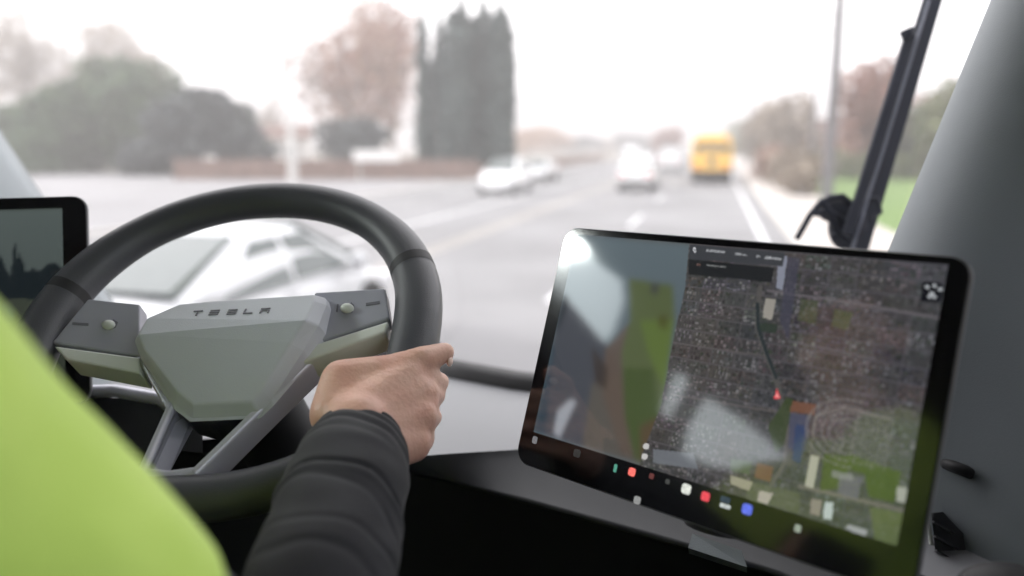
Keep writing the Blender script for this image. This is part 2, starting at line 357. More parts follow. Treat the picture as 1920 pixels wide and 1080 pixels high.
for i in range(19): MB().box((i*L/18, 0, .76), (.22, .24, 1.54)).build('post', M_['brown'], t)
a, b = Vector((-16.9, 56, 0)), Vector((-17.5, 130, 0)); d = (b-a); L = d.length; ang = math.atan2(d.y, d.x)
t = thing('boundary_wall', 'long red brown wall receding beside the oncoming lanes', 'wall', a, ang)
for i in range(20):
    seg = L/20; MB().box(((i+.5)*seg, 0, .52), (seg-.04, .16, 1.0)).build('panel', M_['brown'], t)
c = at(705, 53); t = thing('board_sign', 'long white board sign standing low in front of the autumn trees', 'sign', (c.x, c.y, 0), R(20))
MB().box((0, 0, 1.65), (3.2, .12, .75)).build('board', M_['white'], t, .02)
for s in (-1, 1): MB().box((s*1.2, .14, .95), (.12, .12, 1.9)).build('post', M_['polew'], t)
c = at(393, 52); t = thing('utility_cabinet', 'small pale roadside cabinet at the foot of the grey green bush', 'cabinet', (c.x, c.y, 0), R(15))
MB().box((0, 0, .8), (.7, .6, 1.6)).build('body', M_['white'], t, .03); MB().box((0, -.32, .8), (.56, .03, 1.3)).build('door', M_['polew'], t)
c = at(440, 51); t = thing('utility_cabinet', 'lower white roadside box right of the taller cabinet', 'cabinet', (c.x, c.y, 0), R(15))
MB().box((0, 0, .5), (.6, .5, 1.0)).build('body', M_['white'], t, .03); MB().box((0, -.27, .5), (.46, .03, .8)).build('door', M_['polew'], t)
def house(name, label, loc, rz, wx, wy, h, rh, wall, lab2='house'):
    t = thing(name, label, lab2, loc, rz)
    MB().box((0, 0, h/2), (wx, wy, h)).build('wall', wall, t)
    x, y = wx/2+.4, wy/2+.4
    MB().add([(-x, -y, h), (x, -y, h), (x, y, h), (-x, y, h), (-x, 0, h+rh), (x, 0, h+rh)], [(0, 1, 5, 4), (2, 3, 4, 5), (0, 4, 3), (1, 2, 5), (0, 3, 2, 1)]).build('roof', M_['roof'], t)
    for i in (-1, 0, 1):
        if i == 0:
            dd = MB().box((0, -wy/2-.02, 1.05), (.95, .06, 2.1)).build('door', M_['brown'], t); MB().sphere((.35, -wy/2-.07, 1.05), .04).build('handle', M_['pole'], dd)
        else:
            f = MB().box((i*wx*.3, -wy/2-.02, 1.5), (1.5, .08, 1.2)).build('window', M_['polew'], t)
            for q in (-1, 1): MB().box((i*wx*.3+q*.36, -wy/2-.065, 1.5), (.64, .02, 1.05)).build('pane', M_['window'], f)
    return t
c = at(1790, 72); house('house', 'small white house with a brown roof behind the hedge right of the wiper', (c.x, c.y, 0), R(-12), 9, 7, 2.9, 1.8, M_['white'])
M_['salmon'] = mat('salmon stucco', (.45, .27, .22), .9, .1, 2)
c = at(1575, 84); house('house', 'small salmon coloured house between the tan trees and the rusty tree', (c.x, c.y, 0), R(-8), 8, 7, 2.9, 2.0, M_['salmon'])
c = at(505, 92); house('house', 'pale house between the left evergreens and the pinkish tree', (c.x, c.y, 0), R(25), 10, 8, 3.2, 1.8, M_['white'])
def pole(px, Y, h, r, label, arm=0, m='pole', lamp=False):
    t = thing('street_lamp' if lamp else 'utility_pole', label, 'street lamp' if lamp else 'utility pole', at(px, Y))
    MB().tube([(0, 0, -.1), (0, 0, h)], [r, r*.65], 12).build('shaft', M_[m], t)
    if arm and not lamp:
        for k, z in enumerate((h-.6, h-1.8)):
            ca = MB().box((0, .12, z), (2.4-.3*k, .1, .12)).build('crossarm', M_['bark'], t)
            for x in (-1, -.5, .5, 1): MB().tube([(x, .12, z+.05), (x, .12, z+.25)], .04, 8).build('insulator', M_['polew'], ca)
    if lamp:
        MB().tube([(0, 0, h-.1), (0, 0, h+.3), (arm*.5, 0, h+.75), (arm, 0, h+.8)], [.06, .06, .05, .04], 8).build('arm', M_[m], t)
        MB().box((arm*1.15, 0, h+.78), (.7, .26, .14)).build('lamp_head', M_['polew'], t, .03)
pole(1555, 31, 11.5, .21, 'tall pale utility pole right of the sidewalk, closest to the road ahead', 1)
pole(1522, 70, 13.0, .17, 'thin utility pole standing left of the tall pale one', 1)
pole(1402, 98, 11.5, .16, 'distant utility pole just right of the school bus', 1)
pole(548, 47, 4.6, .30, 'stout white post standing behind the top of the steering wheel', 0, 'polew')
pole(467, 78, 14, .12, 'thin pale street lamp between the evergreen clump and the autumn tree', 1.6, 'polew', True)
pole(1150, 190, 11, .13, 'far thin street lamp above the distant traffic', -1.8, 'polew', True)

# ------------------------------------------------------------------ vehicles
M_['car_white'] = mat('white car paint', (.78, .79, .81), .3, .02, 2, coat=.8)
M_['car_pearl'] = mat('silver white car paint', (.50, .51, .53), .35, .02, 2, coat=.6)
M_['car_silver'] = mat('silver car paint', (.55, .56, .58), .3, .02, 2, metal=.4, coat=.8)
M_['tyre'] = mat('tyre rubber', (.02, .02, .02), .8, .1)
M_['alloy'] = mat('alloy wheel', (.5, .5, .52), .3, .05, metal=.8)
M_['red_l'] = mat('red tail lamp', (.45, .02, .02), .2, .05)
M_['clear_l'] = mat('clear headlamp', (.8, .8, .82), .1, .05)
M_['bus'] = mat('school bus yellow', (.80, .48, .09), .35, .04, 2, coat=.4)
M_['amber'] = mat('amber lamp', (.8, .3, .02), .2, .05)
def wheel_parts(t, y, x, r, wd=.22):
    for sx in (-1, 1):
        wh = MB().tube([(sx*(x-wd), y, r), (sx*x, y, r)], r, 24).build('wheel', M_['tyre'], t, .02)
        MB().tube([(sx*(x-.05), y, r), (sx*(x+.012), y, r)], r*.66, 20).build('rim', M_['alloy'], wh)
def car(label, loc, rz, paint='car_white', kind='sedan', group=None, detail=True):
    # local frame: +y is the nose, origin between the wheels on the ground
    t = thing('parked_car' if kind == 'none' else ('van' if kind == 'van' else 'car'), label, 'van' if kind == 'van' else 'car', loc, rz, group)
    hw = .91; L = 4.7
    if kind == 'sedan': st = [(-2.35, .55, .78), (-2.3, .74, .98), (-2.05, .82, 1.06), (-1.5, .88, 1.08), (-.8, .91, 1.0), (.6, .91, .97), (1.2, .89, .95), (1.8, .86, .84), (2.2, .76, .72), (2.35, .58, .58)]; gh = [(-1.75, 1.06, 1.07), (-1.25, 1.04, 1.24), (-.62, 1.0, 1.44), (-.1, .98, 1.48), (.3, .97, 1.45), (.75, .96, 1.28), (1.35, .94, .97)]
    elif kind == 'suv': st = [(-2.3, .66, .9), (-2.27, .8, 1.05), (-2.1, .88, 1.12), (-1.4, .93, 1.12), (.7, .93, 1.1), (1.3, .9, 1.08), (1.9, .86, .98), (2.2, .76, .85), (2.32, .6, .7)]; gh = [(-2.24, 1.1, 1.14), (-2.08, 1.1, 1.5), (-1.8, 1.1, 1.66), (-.5, 1.1, 1.72), (.3, 1.1, 1.68), (.75, 1.1, 1.45), (1.2, 1.08, 1.12)]; hw = .93
    else: st = [(-2.75, .85, 1.15), (-2.72, .95, 1.2), (1.5, .98, 1.2), (2.0, .94, 1.15), (2.5, .86, .98), (2.65, .7, .8)]; gh = [(-2.72, 1.2, 2.2), (-2.55, 1.2, 2.32), (.8, 1.2, 2.32), (1.2, 1.2, 2.15), (1.9, 1.16, 1.22)]; hw = .98
    rings = []
    for y, wv, zt in st:
        zb = .28 if abs(y) < 2.1 else .36
        hgt = zt-zb
        half = [(.0, zb), (wv*.85, zb), (wv*.97, zb+.1), (wv, zb+hgt*.45), (wv*.985, zb+hgt*.75), (wv*.93, zt-.05), (wv*.84, zt), (wv*.4, zt+.025), (0, zt+.03)]
        rings.append([(x, y, z) for x, z in half] + [(-x, y, z) for x, z in half[-2:0:-1]])
    MB().loft(rings).build('body', M_[paint], t)
    rings = []
    for y, zb, zt in gh:
        k = (zt-zb)/(gh[len(gh)//2][2]-gh[len(gh)//2][1]); wb = hw*.93; wt = hw*.93 - .20*min(1, max(k, 0))
        half = [(0, zb-.08), (wb, zb-.08), (wb, zb), ((wb+wt)/2+.02, (zb+zt)/2), (wt, max(zb, zt-.07)), (wt*.85, zt), (0, zt+.025)]
        rings.append([(x, y, z) for x, z in half] + [(-x, y, z) for x, z in half[-2:0:-1]])
    MB().loft(rings).build('roof', M_[paint], t)
    def gl(name, poly, off, parent=t):
        c = sum((Vector(p) for p in poly), Vector())/len(poly); MBx = MB().add([Vector(p)+Vector(off) for p in poly]+[Vector(p)-Vector(off) for p in poly], [tuple(range(len(poly))), tuple(range(len(poly), 2*len(poly)))[::-1]]+[(i, (i+1) % len(poly), (i+1) % len(poly)+len(poly), i+len(poly)) for i in range(len(poly))])
        return MBx.build(name, M_['dark_glass'] if name != 'x' else None, parent)
    wt = hw*.93-.20; wb = hw*.93
    # front and rear glass follow the greenhouse ends
    y0, b0, t0 = gh[0]; n2 = 2 if kind != 'van' else 1
    y1, b1, t1 = gh[n2]; gl('rear_window', [(-wb*.86, y0-.0, t0+.04), (wb*.86, y0, t0+.04), (wt*.86, y1-.05, t1-.02), (-wt*.86, y1-.05, t1-.02)], (0, -.035, .035))
    y0, b0, t0 = gh[-1]; y1, b1, t1 = gh[-3]
    gl('windscreen', [(-wb*.88, y0-.02, t0+.04), (wb*.88, y0-.02, t0+.04), (wt*.86, y1+.06, t1-.0), (-wt*.86, y1+.06, t1-.0)], (0, .03, .035))
    if kind != 'van':
        ym = -.15; top = gh[3][2]-.09
        ya, yb = gh[0][0]+.45, gh[-1][0]-.35
        yat, ybt = gh[2][0]+.02, gh[-3][0]-.02
        for sx in (-1, 1):
            for (p0, p1, q0, q1) in (((ya, yat, ym-.05, ym-.05)), ((ym+.05, ym+.05, yb, ybt))):
                zb = 1.0 if kind == 'sedan' else 1.14
                gl('side_window', [(sx*(wb+.005), p0, zb), (sx*(wb+.005), q0, zb-.02), (sx*(wt+.03), q1, top), (sx*(wt+.03), p1, top)], (sx*.012, 0, 0))
            mir = MB().sphere((sx*(hw+.09), gh[-1][0]-.45, 1.05), .11, 10, (1, .6, .7)).build('mirror', M_[paint], t)
            for yy in (-.3, .65): MB().box((sx*(hw+.004), yy, .9), (.03, .18, .03)).build('door_handle', M_['alloy'], t, .008)
    else:
        for sx in (-1, 1): gl('side_window', [(sx*(wb+.005), .5, 1.3), (sx*(wb+.005), 1.45, 1.28), (sx*(wt+.1), 1.0, 1.95), (sx*(wt+.1), .5, 1.98)], (sx*.03, 0, 0))
    e = st[1][0]
    for sx in (-1, 1):
        MB().box((sx*.66, e-.02, .86 if kind != 'van' else 1.0), (.34, .12, .16)).build('tail_lamp', M_['red_l'], t, .03)
        MB().box((sx*.64, st[-2][0]+.02, st[-2][2]-.06), (.32, .14, .12)).build('headlamp', M_['clear_l'], t, .03)
    MB().box((0, e-.07, .5), (1.5, .1, .16)).build('bumper', M_['tyre'], t, .03)
    MB().box((0, e-.06, .72), (.42, .03, .14)).build('number_plate', M_['polew'], t)
    wheel_parts(t, -1.42, hw-.0, .33); wheel_parts(t, 1.42, hw-.0, .33)
    for y in (-1.42, 1.42):
        for sx in (-1, 1): MB().tube([(sx*(hw-.12), y, .34), (sx*(hw+.004), y, .34)], .39, 24).build('wheel_arch', M_['tyre'], t)
    return t
car('white sedan in the next lane, its roof and rear window seen through the steering wheel', (-4.95, 7.3, 0), 0, 'car_pearl').scale = (1.07, 1.07, 1.08)
c = G(1190, 360); car('white car driving ahead in the left lane, nearest in front of the distant traffic', (c.x, c.y+2.2, 0), 0, 'car_white', 'suv')
c = G(930, 366); car('white oncoming car below the right edge of the cypresses', (c.x, c.y+2, 0), math.pi, 'car_white', 'suv')
c = G(1000, 342); car('second smaller oncoming car just behind the white one by the cypresses', (c.x, c.y+2, 0), math.pi, 'car_silver', 'sedan')
c = G(1105, 318); car('white van in the distant oncoming lane left of the white car ahead', (-9.8, 96, 0), math.pi, 'car_white', 'van')
car('far white car in the oncoming lane beyond the white van', (-10.3, 125, 0), math.pi, 'car_white', 'suv')
car('white van ahead just left of the school bus', (-4.1, 76, 0), 0, 'car_white', 'van')
car('far silver car beyond the white car ahead', (-4.2, 118, 0), 0, 'car_silver', 'sedan')
car('far white sedan low on the road between the white car ahead and the van', (-4.0, 155, 0), 0, 'car_white', 'sedan')
# school bus, seen from behind
t = thing('school_bus', 'yellow school bus driving ahead in our lane', 'bus', (-.3, 51.5, 0))
rings = []
for y, s in ((0, .93), (.12, 1.0), (9.2, 1.0), (9.35, .96)):
    h = [(0, .62), (1.12, .62), (1.22, .8), (1.24, 1.6), (1.2, 2.5), (1.08, 2.85), (.8, 3.02), (0, 3.1)]
    rings.append([(x*s, y, 1.85+(z-1.85)*s) for x, z in h]+[(-x*s, y, 1.85+(z-1.85)*s) for x, z in h[-2:0:-1]])
MB().loft(rings).build('body', M_['bus'], t)
MB().box((0, 9.9, 1.0), (2.1, 1.3, 1.1)).build('bonnet', M_['bus'], t, .15)
dr = MB().box((0, -.03, 1.75), (.78, .06, 1.9)).build('emergency_door', M_['bus'], t, .01)
MB().box((0, -.075, 2.25), (.56, .03, .62)).build('door_window', M_['dark_glass'], dr); MB().box((0, -.075, 1.4), (.5, .03, .5)).build('door_window', M_['dark_glass'], dr)
for s in (-1, 1):
    MB().box((s*.75, -.03, 2.2), (.52, .05, .6)).build('rear_window', M_['dark_glass'], t, .02)
    MB().box((s*.98, -.03, 1.15), (.22, .08, .22)).build('tail_lamp', M_['red_l'], t, .03)
    MB().box((s*.72, -.03, 1.15), (.2, .08, .2)).build('signal_lamp', M_['amber'], t, .03)
    MB().box((s*.85, -.02, 2.78), (.2, .1, .18)).build('warning_lamp', M_['amber'], t, .03)
    MB().box((s*1.245, 4.6, 1.2), (.02, 8.6, .06)).build('side_stripe', M_['black'], t)
    MB().box((s*1.245, 4.6, 1.55), (.02, 8.6, .06)).build('side_stripe', M_['black'], t)
    for k in range(10): MB().box((s*1.215, .9+k*.85, 2.15), (.05, .66, .6)).build('side_window', M_['dark_glass'], t)
    for y in (2.2, 9.4):
        wh = MB().tube([(s*.8, y, .5), (s*1.18, y, .5)], .5, 20).build('wheel', M_['tyre'], t); MB().tube([(s*1.0, y, .5), (s*1.2, y, .5)], .28, 16).build('rim', M_['polew'], wh)
MB().box((0, -.1, .68), (2.4, .18, .34)).build('bumper', M_['black'], t, .03)
MB().box((0, 3, .45), (1.9, 6, .25)).build('underbody', M_['black'], t)
MB().box((0, -.03, 2.62), (1.2, .04, .16)).build('header_board', M_['black'], t)

# ------------------------------------------------------------------ truck cab around the camera
XC = -.52
def V(*a): return Vector(a)
def mirx(p): return Vector((2*XC-p[0], p[1], p[2]))
cab = thing('truck_cab', 'grey and black truck cab interior with dashboard, pillars and curved windscreen', 'truck cab', (XC, .3, 1.15))
def part(mb, name, m, parent=None, bevel=0, seg=2, top=cab, fix=True):
    o = mb.build(name, m, None, bevel, seg, fix); o.parent = parent or top
    r = parent or top
    L = Vector(r.location) if not parent else Vector(top.location)
    o.matrix_parent_inverse = Matrix.Translation(-L) if not parent else Matrix.Identity(4)
    return o
# pillar edge against the windscreen (lower, upper) and its outer edge
E0, E1 = P(1440, 1068, 1.22), P(2035, -370, .95)
O0, O1 = P(2350, 1068, .62), P(2750, -370, .62)
def pil(s, t):   # s across from glass edge to outer edge, t up
    a = E0.lerp(E1, t); b = O0.lerp(O1, t); n = V(-.55, -.8, 0).normalized()
    return a.lerp(b, s) + n*(.17*math.sin(math.pi*s**.62)*(1-.15*t)+ .012*math.sin(3*math.pi*s))
for mir in (0, 1):
    g = []
    for j in range(17):
        row = [pil(i/24, j/16) for i in range(25)]
        row += [row[-1]+V(.1, .3, 0), row[0]+V(.10, .12, 0)]
        g.append([mirx(p) for p in row] if mir else row)
    if mir: g = [[p+V(.12-(p.z-2.32)*.38, 0, 0) for p in row] for row in g]
    part(MB().loft(g), 'pillar', M_['pillar'])
# windscreen
far_r = [V(XC, 1.42, 2.03), G(840, 683, 2.03), G(990, 710, 2.03)]
def onE(z): 
    t = (z-E0.z)/(E1.z-E0.z); return E0.lerp(E1, t)
far_r += [far_r[-1].lerp(onE(2.03), .55)+V(.02, .02, 0), onE(2.03)+V(.03, .05, 0)]
far_l = [mirx(p) for p in far_r[::-1]]
far_p = far_l[:-1]+far_r
top_p = []
for p in far_p:
    k = abs(p.x-XC); top_p.append(V(XC+(p.x-XC)*1.16, p.y-.22-.05*k, 2.99))
mid = [[p.lerp(q, t)+V(0, .03*math.sin(math.pi*t), 0) for p, q in zip(far_p, top_p)] for t in [i/8 for i in range(9)]]
part(MB().loft(mid, closed=False, caps=False), 'windscreen', M_['glass'], fix=False)
# dashboard: black border strip, light shelf, dark bevel, black face
sh_r = [V(XC, .98, 2.02), G(700, 862, 2.015), G(820, 852, 2.015), G(985, 842, 2.015), G(1300, 915, 2.015), G(1560, 1000, 2.015), V(.62, .35, 2.015)]
lp_r = [V(XC, .95, 1.985), G(700, 880, 1.985), G(800, 892, 1.985), G(960, 935, 1.985), G(1296, 1030, 1.985), G(1500, 1092, 1.985), V(.6, .27, 1.985)]
def resample(pts, n=33):
    d = [0]
    for a, b in zip(pts, pts[1:]): d.append(d[-1]+(b-a).length)
    out = []
    for i in range(n):
        x = d[-1]*i/(n-1)
        for k in range(len(d)-1):
            if x <= d[k+1]+1e-9: out.append(pts[k].lerp(pts[k+1], (x-d[k])/(d[k+1]-d[k]))); break
    return out
def both(pts): q = resample(pts); return [mirx(p) for p in q[::-1]][:-1]+q
fr = both(far_r+[V(.62, .75, 2.03)]); shp = both(sh_r); lpp = both(lp_r)
strip = [[p+V(0, .03, -.02) for p in fr], [p+V(0, .02, .004) for p in fr], [p+V(0, -.005, .006) for p in fr], [p+V(0, -.02, .002) for p in fr], [p+V(0, -.03, -.016) for p in fr]]
part(MB().loft(strip, closed=False, caps=False), 'windscreen_border', M_['black'], fix=False)
body = [[a+V(0, -.028, -.014) for a in fr]]+[[(a+V(0, -.028, -.014)).lerp(b, t)+V(0, 0, .006*math.sin(math.pi*t)) for a, b in zip(fr, shp)] for t in (.25, .5, .75, .95, 1)]
part(MB().loft(body, closed=False, caps=False), 'dashboard_shelf', M_['dash_light'], fix=False)
bev = [shp, [a.lerp(b, .12)+V(0, 0, -.004) for a, b in zip(shp, lpp)], [a.lerp(b, .9) for a, b in zip(shp, lpp)], lpp, [p+V(0, .02, -.012) for p in lpp]]
part(MB().loft(bev, closed=False, caps=False), 'dashboard_lip', M_['dash_dark'], fix=False)  # same plastic as the shelf; the bevel's shade is put into its colour
fac = [[p+V(0, .018, -.01) for p in lpp], [p+V(0, .05, -.18) for p in lpp], [p+V(0, .02, -.42) for p in lpp], [p+V(0, .35, -.84) for p in lpp]]
part(MB().loft(fac, closed=False, caps=False), 'lower_dashboard', M_['black'], fix=False)
# small pale grey plate on the lip below the touchscreen
q = [G(1300, 1003, 2.0), G(1392, 1035, 2.0), G(1402, 1066, 1.99), G(1292, 1030, 1.99)]
part(MB().add([p+V(-.001, -.003, .003) for p in q]+[p+V(0, .01, -.01) for p in q], [(0,1,2,3), (7,6,5,4), (0,4,5,1), (1,5,6,2), (2,6,7,3), (3,7,4,0)]), 'lip_plate', M_['pillar'])
# left dash panel glimpsed through the wheel
q = P(135, 735, 1.0); r_ = P(300, 748, .98)
part(MB().tube([q, q.lerp(r_, .5)+V(0, 0, .006), r_, P(360, 790, .97)], [.008]*4, 10), 'dash_trim', M_['spoke'])
part(MB().loft([[P(110, 738, 1.0), P(300, 752, .99), P(380, 800, .98)], [P(110, 830, .97), P(300, 840, .96), P(380, 850, .95)]], closed=False, caps=False), 'knee_panel', M_['dash_dark'], fix=False)
# side walls with window openings (left wall: unseen, shaped to put pale reflections on the touchscreen)
def wall_with_holes(name, x, outer, holes, th, m):
    bm = bmesh.new()
    for loop in [outer]+holes:
        vv = [bm.verts.new((x, y, z)) for y, z in loop]
        for i in range(len(vv)): bm.edges.new((vv[i], vv[(i+1) % len(vv)]))
    bmesh.ops.triangle_fill(bm, edges=bm.edges[:], use_beauty=True)
    r = bmesh.ops.extrude_face_region(bm, geom=bm.faces[:]); bmesh.ops.translate(bm, vec=(th, 0, 0), verts=[v for v in r['geom'] if isinstance(v, bmesh.types.BMVert)])
    bmesh.ops.recalc_face_normals(bm, faces=bm.faces)
    me = bpy.data.meshes.new(name); bm.to_mesh(me); bm.free(); me.materials.append(m)
    o = bpy.data.objects.new(name, me); COL.objects.link(o); o.parent = cab; o.matrix_parent_inverse = Matrix.Translation(-Vector(cab.location)); return o
H1 = [(.62, 2.93), (.457, 2.886), (.413, 2.892), (.322, 2.864), (.239, 2.858), (.204, 2.804), (.193, 2.701), (.21, 2.635), (.427, 2.71), (.62, 2.77)]
H2 = [(-.02, 2.693), (-.099, 2.70), (-.085, 2.53), (-.025, 2.554)]
H3 = [(-.15, 2.681), (-.299, 2.677), (-.519, 2.652), (-.514, 2.586), (-.242, 2.48), (-.143, 2.475), (-.126, 2.553)]
LW = wall_with_holes('side_wall', -1.45, [(1.25, 1.1), (1.1, 3.08), (-1.0, 3.08), (-1.0, 1.1)], [H1, H2, H3], -.05, M_['shell'])
RW = wall_with_holes('side_wall', .60, [(.75, 1.1), (.55, 3.08), (-1.0, 3.08), (-1.0, 1.1)], [[(.42, 2.08), (.36, 2.95), (-.8, 2.95), (-.8, 2.1)]], .05, M_['shell'])
for h, x in ((H1, -1.475), (H2, -1.475), (H3, -1.475), ([(.42, 2.08), (.36, 2.95), (-.8, 2.95), (-.8, 2.1)], .625)):
    part(MB().add([(x, y, z) for y, z in h], [tuple(range(len(h)))]), 'side_window', M_['sideglass'], fix=False)  # the left panes fill the openings added for their reflections
part(MB().box((-.42, .05, 3.07), (2.2, 2.1, .06)), 'ceiling', M_['shell'])
part(MB().box((-.42, -1.02, 2.1), (2.2, .05, 2.0)), 'rear_wall', M_['shell'])
part(MB().box((-.42, .25, 1.12), (2.2, 2.5, .05)), 'cab_floor', M_['floor'])
top_e = [V(p.x, p.y, 2.985) for p in top_p]
part(MB().loft([[p+V(0, .03, -.03) for p in top_e], [p+V(0, .0, .0) for p in top_e], [V(p.x, .6, 3.045) for p in top_e]], closed=False, caps=False), 'header_panel', M_['shell'], fix=False)
# right side: handle, door pocket with piping, air vent, round stalk knob
part(MB().tube([P(1745, 862, .86), P(1775, 870, .80), P(1812, 884, .77), P(1828, 893, .78)], [.005, .006, .006, .005], 12), 'door_handle', M_['black'])
pk = [[P(1735, 905, .86), P(1800, 898, .82), P(1880, 905, .79), P(1960, 900, .76)], [P(1738, 930, .84), P(1800, 915, .80), P(1885, 925, .77), P(1960, 930, .74)], [P(1748, 1000, .82), P(1800, 985, .79), P(1880, 990, .76), P(1960, 990, .73)], [P(1760, 1130, .80), P(1800, 1130, .77), P(1880, 1130, .74), P(1960, 1130, .70)]]
part(MB().loft(pk, closed=False, caps=False), 'door_panel', M_['door'], fix=False)
part(MB().tube([P(1736, 925, .80), P(1741, 980, .785), P(1749, 1040, .775), P(1758, 1110, .76)], .0021, 8), 'piping', M_['satin'])
vq = [(1746, 962), (1768, 960), (1806, 1000), (1822, 1110), (1762, 1110)]
vent = part(MB().loft([[P(x, y, .79) for x, y in vq], [P(x, y, .765) for x, y in vq]], smooth=False), 'air_vent', M_['dash_dark'], bevel=.002)
for k in range(5):
    a_ = P(1752+k*2.5, 978+k*27, .757); b_ = P(1790+k*7, 1000+k*30, .752)
    dd_ = (b_-a_).normalized(); up_ = V(0, -.4, 1).normalized()
    sl = part(MB().loft([[p-up_*.0012, p+up_*.0012, p+up_*.0012+V(0, .008, -.004), p-up_*.0012+V(0, .008, -.004)] for p in (a_, b_)], smooth=False), 'vent_slat', M_['house'], vent); sl.matrix_parent_inverse = Matrix.Identity(4)
part(MB().sphere(P(1895, 1122, .62), .032, 24, (1.25, 1, .8)), 'seat_knob', M_['black'])
part(MB().tube([P(1938, 640, .70), P(1945, 800, .70)], .006, 8), 'door_seam', M_['black'])
# ------------------------------------------------------------------ windscreen wiper, outside the glass
t = thing('windscreen_wiper', 'black windscreen wiper standing upright outside the glass beside the right pillar', 'wiper', P(1600, 470, 1.42))
def tp(mb, name, m, bevel=0, parent=None, fix=True): 
    o = mb.build(name, m, None, bevel, 2, fix); o.parent = parent or t
    if not parent: o.matrix_parent_inverse = Matrix.Translation(-Vector(t.location))
    return o
def band(pa, pb, wa, wb, th):      # a flat bar lying along the line, facing the cab
    d = (pb-pa).normalized(); n = V(.15, -1, .1).normalized(); s = d.cross(n).normalized(); n = s.cross(d).normalized(); rr = []
    for p, w_ in ((pa, wa), (pb, wb)): rr.append([p-s*w_/2, p-s*w_*.35-n*th/2, p+s*w_*.35-n*th/2, p+s*w_/2, p+s*w_/2+n*th/2, p-s*w_/2+n*th/2])
    return MB().loft(rr, smooth=False)
tp(band(P(1604, 470, 1.42), P(1765, -60, 1.42), .038, .031, .022), 'arm', M_['wiper'], .003)
tp(band(P(1588, 440, 1.39), P(1705, 60, 1.39), .016, .014, .018), 'blade', M_['wiper'], .002)
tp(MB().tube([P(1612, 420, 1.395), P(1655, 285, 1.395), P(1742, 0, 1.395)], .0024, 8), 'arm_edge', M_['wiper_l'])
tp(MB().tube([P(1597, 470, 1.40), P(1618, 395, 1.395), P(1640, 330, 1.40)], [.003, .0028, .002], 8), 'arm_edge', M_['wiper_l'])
tp(MB().tube([P(1705, 70, 1.38), P(1699, 55, 1.38)], .012, 8), 'blade_cap', M_['wiper'])
hub = tp(MB().sphere(P(1592, 425, 1.43), .036, 20, (1.0, .7, 1.25)).sphere(P(1570, 395, 1.43), .028, 16, (1.3, .8, .8)), 'pivot', M_['wiper'])
for pts_, r_ in (([(1494, 448), (1518, 405), (1540, 378), (1562, 372)], .0055), ([(1540, 378), (1558, 400), (1566, 430), (1590, 452)], .006), ([(1528, 402), (1548, 396), (1570, 404), (1600, 430)], .005), ([(1552, 372), (1580, 368), (1600, 385), (1605, 420)], .006), ([(1625, 372), (1646, 372), (1650, 398), (1632, 410)], .0052), ([(1560, 440), (1575, 456), (1600, 470)], .005)):
    tp(MB().tube([P(x, y, 1.41) for x, y in pts_], r_, 8), 'washer_hose', M_['wiper'])
# ------------------------------------------------------------------ steering wheel
WC = V(-.50230508, .73588297, 2.19230233); e1 = V(.9831098, .1722655, .06180389).normalized(); e2 = V(-.1713212, .74744063, .64185789).normalized(); e3 = e1.cross(e2)
def W3(u, v, n=0): return WC+e1*u+e2*v+e3*n
def un(px, py, n=0):       # where a sight line meets the wheel's own plane raised by n
    r = Vector(ray(px, py)); c = WC+e3*n; k = (c-Vector(CAM)).dot(e3)/r.dot(e3); X = Vector(CAM)+r*k-WC
    return (X.dot(e1), X.dot(e2))
sw = thing('steering_wheel', 'dark grey steering wheel with a wide angular airbag cover, held by the driver', 'steering wheel', WC); t = sw
def sp(mb, name, m, bevel=0, parent=None): return tp(mb, name, m, bevel, parent)
rp = []; N = 96
for i in range(N):
    a_ = 2*math.pi*i/N; c_, s_ = math.cos(a_), math.sin(a_); ex_ = 2.08 if s_ > 0 else 2.5
    rp.append((-.006+.213*math.copysign(abs(c_)**(2/ex_), c_), .018+(.199 if s_ > 0 else .2)*math.copysign(abs(s_)**(2/ex_), s_)))
rings = []
for i, (u, v) in enumerate(rp):
    du = rp[(i+1) % N][0]-rp[i-1][0]; dv = rp[(i+1) % N][1]-rp[i-1][1]; l = math.hypot(du, dv); nu, nv = dv/l, -du/l
    fat = .0225+.0035*max(0, math.cos(2*math.atan2(v-.02, u)))
    rings.append([W3(u+nu*fat*math.cos(b), v+nv*fat*math.cos(b), fat*.95*math.sin(b)) for b in [2*math.pi*k/20 for k in range(20)]])
mb = MB(); mb.loft(rings+[rings[0]], True, False); rim = sp(mb, 'rim', M_['rim'])
# seam lines where the thumb pads meet the rim
for (u, v) in ((.186, .085), (-.2, .085)):
    k = min(range(N), key=lambda i: (rp[i][0]-u)**2+(rp[i][1]-v)**2); c_ = W3(*rp[k])
    sp(MB().loft([[c_+(p-c_)*1.012 for p in rings[k]], [W3(*rp[(k+1) % N])+(p-W3(*rp[(k+1) % N]))*1.012 for p in rings[(k+1) % N]]], caps=False), 'seam', M_['black'], 0, rim).matrix_parent_inverse = Matrix.Identity(4)
def fac_n(v): return .048-(v-.02)*.30 if v > .02 else .048-(.02-v)*.42
hubpx = [(322, 556), (390, 546), (600, 535), (604, 552), (592, 598), (560, 640), (487, 722), (462, 744), (332, 750), (302, 727), (250, 652), (244, 628), (262, 590)]
outl = [un(x, y, .038) for x, y in hubpx]
cu, cv = un(425, 640, .038)
def inset(p, k): d = Vector((p[0]-cu, p[1]-cv)); return (cu+d.x*(1-k/d.length), cv+d.y*(1-k/d.length))
bot_ = [inset(p, -.004) for p in outl]; top_ = [inset(p, .010) for p in outl]; k = len(outl); crv = top_[11][1]*.5+top_[4][1]*.5
def an(v): return .041-(v-crv)*.22 if v > crv else .041-(crv-v)*.34
vv = [W3(u, v, .002) for u, v in bot_]+[W3(u, v, an(v)-.012) for u, v in outl]+[W3(u, v, an(v)) for u, v in top_]
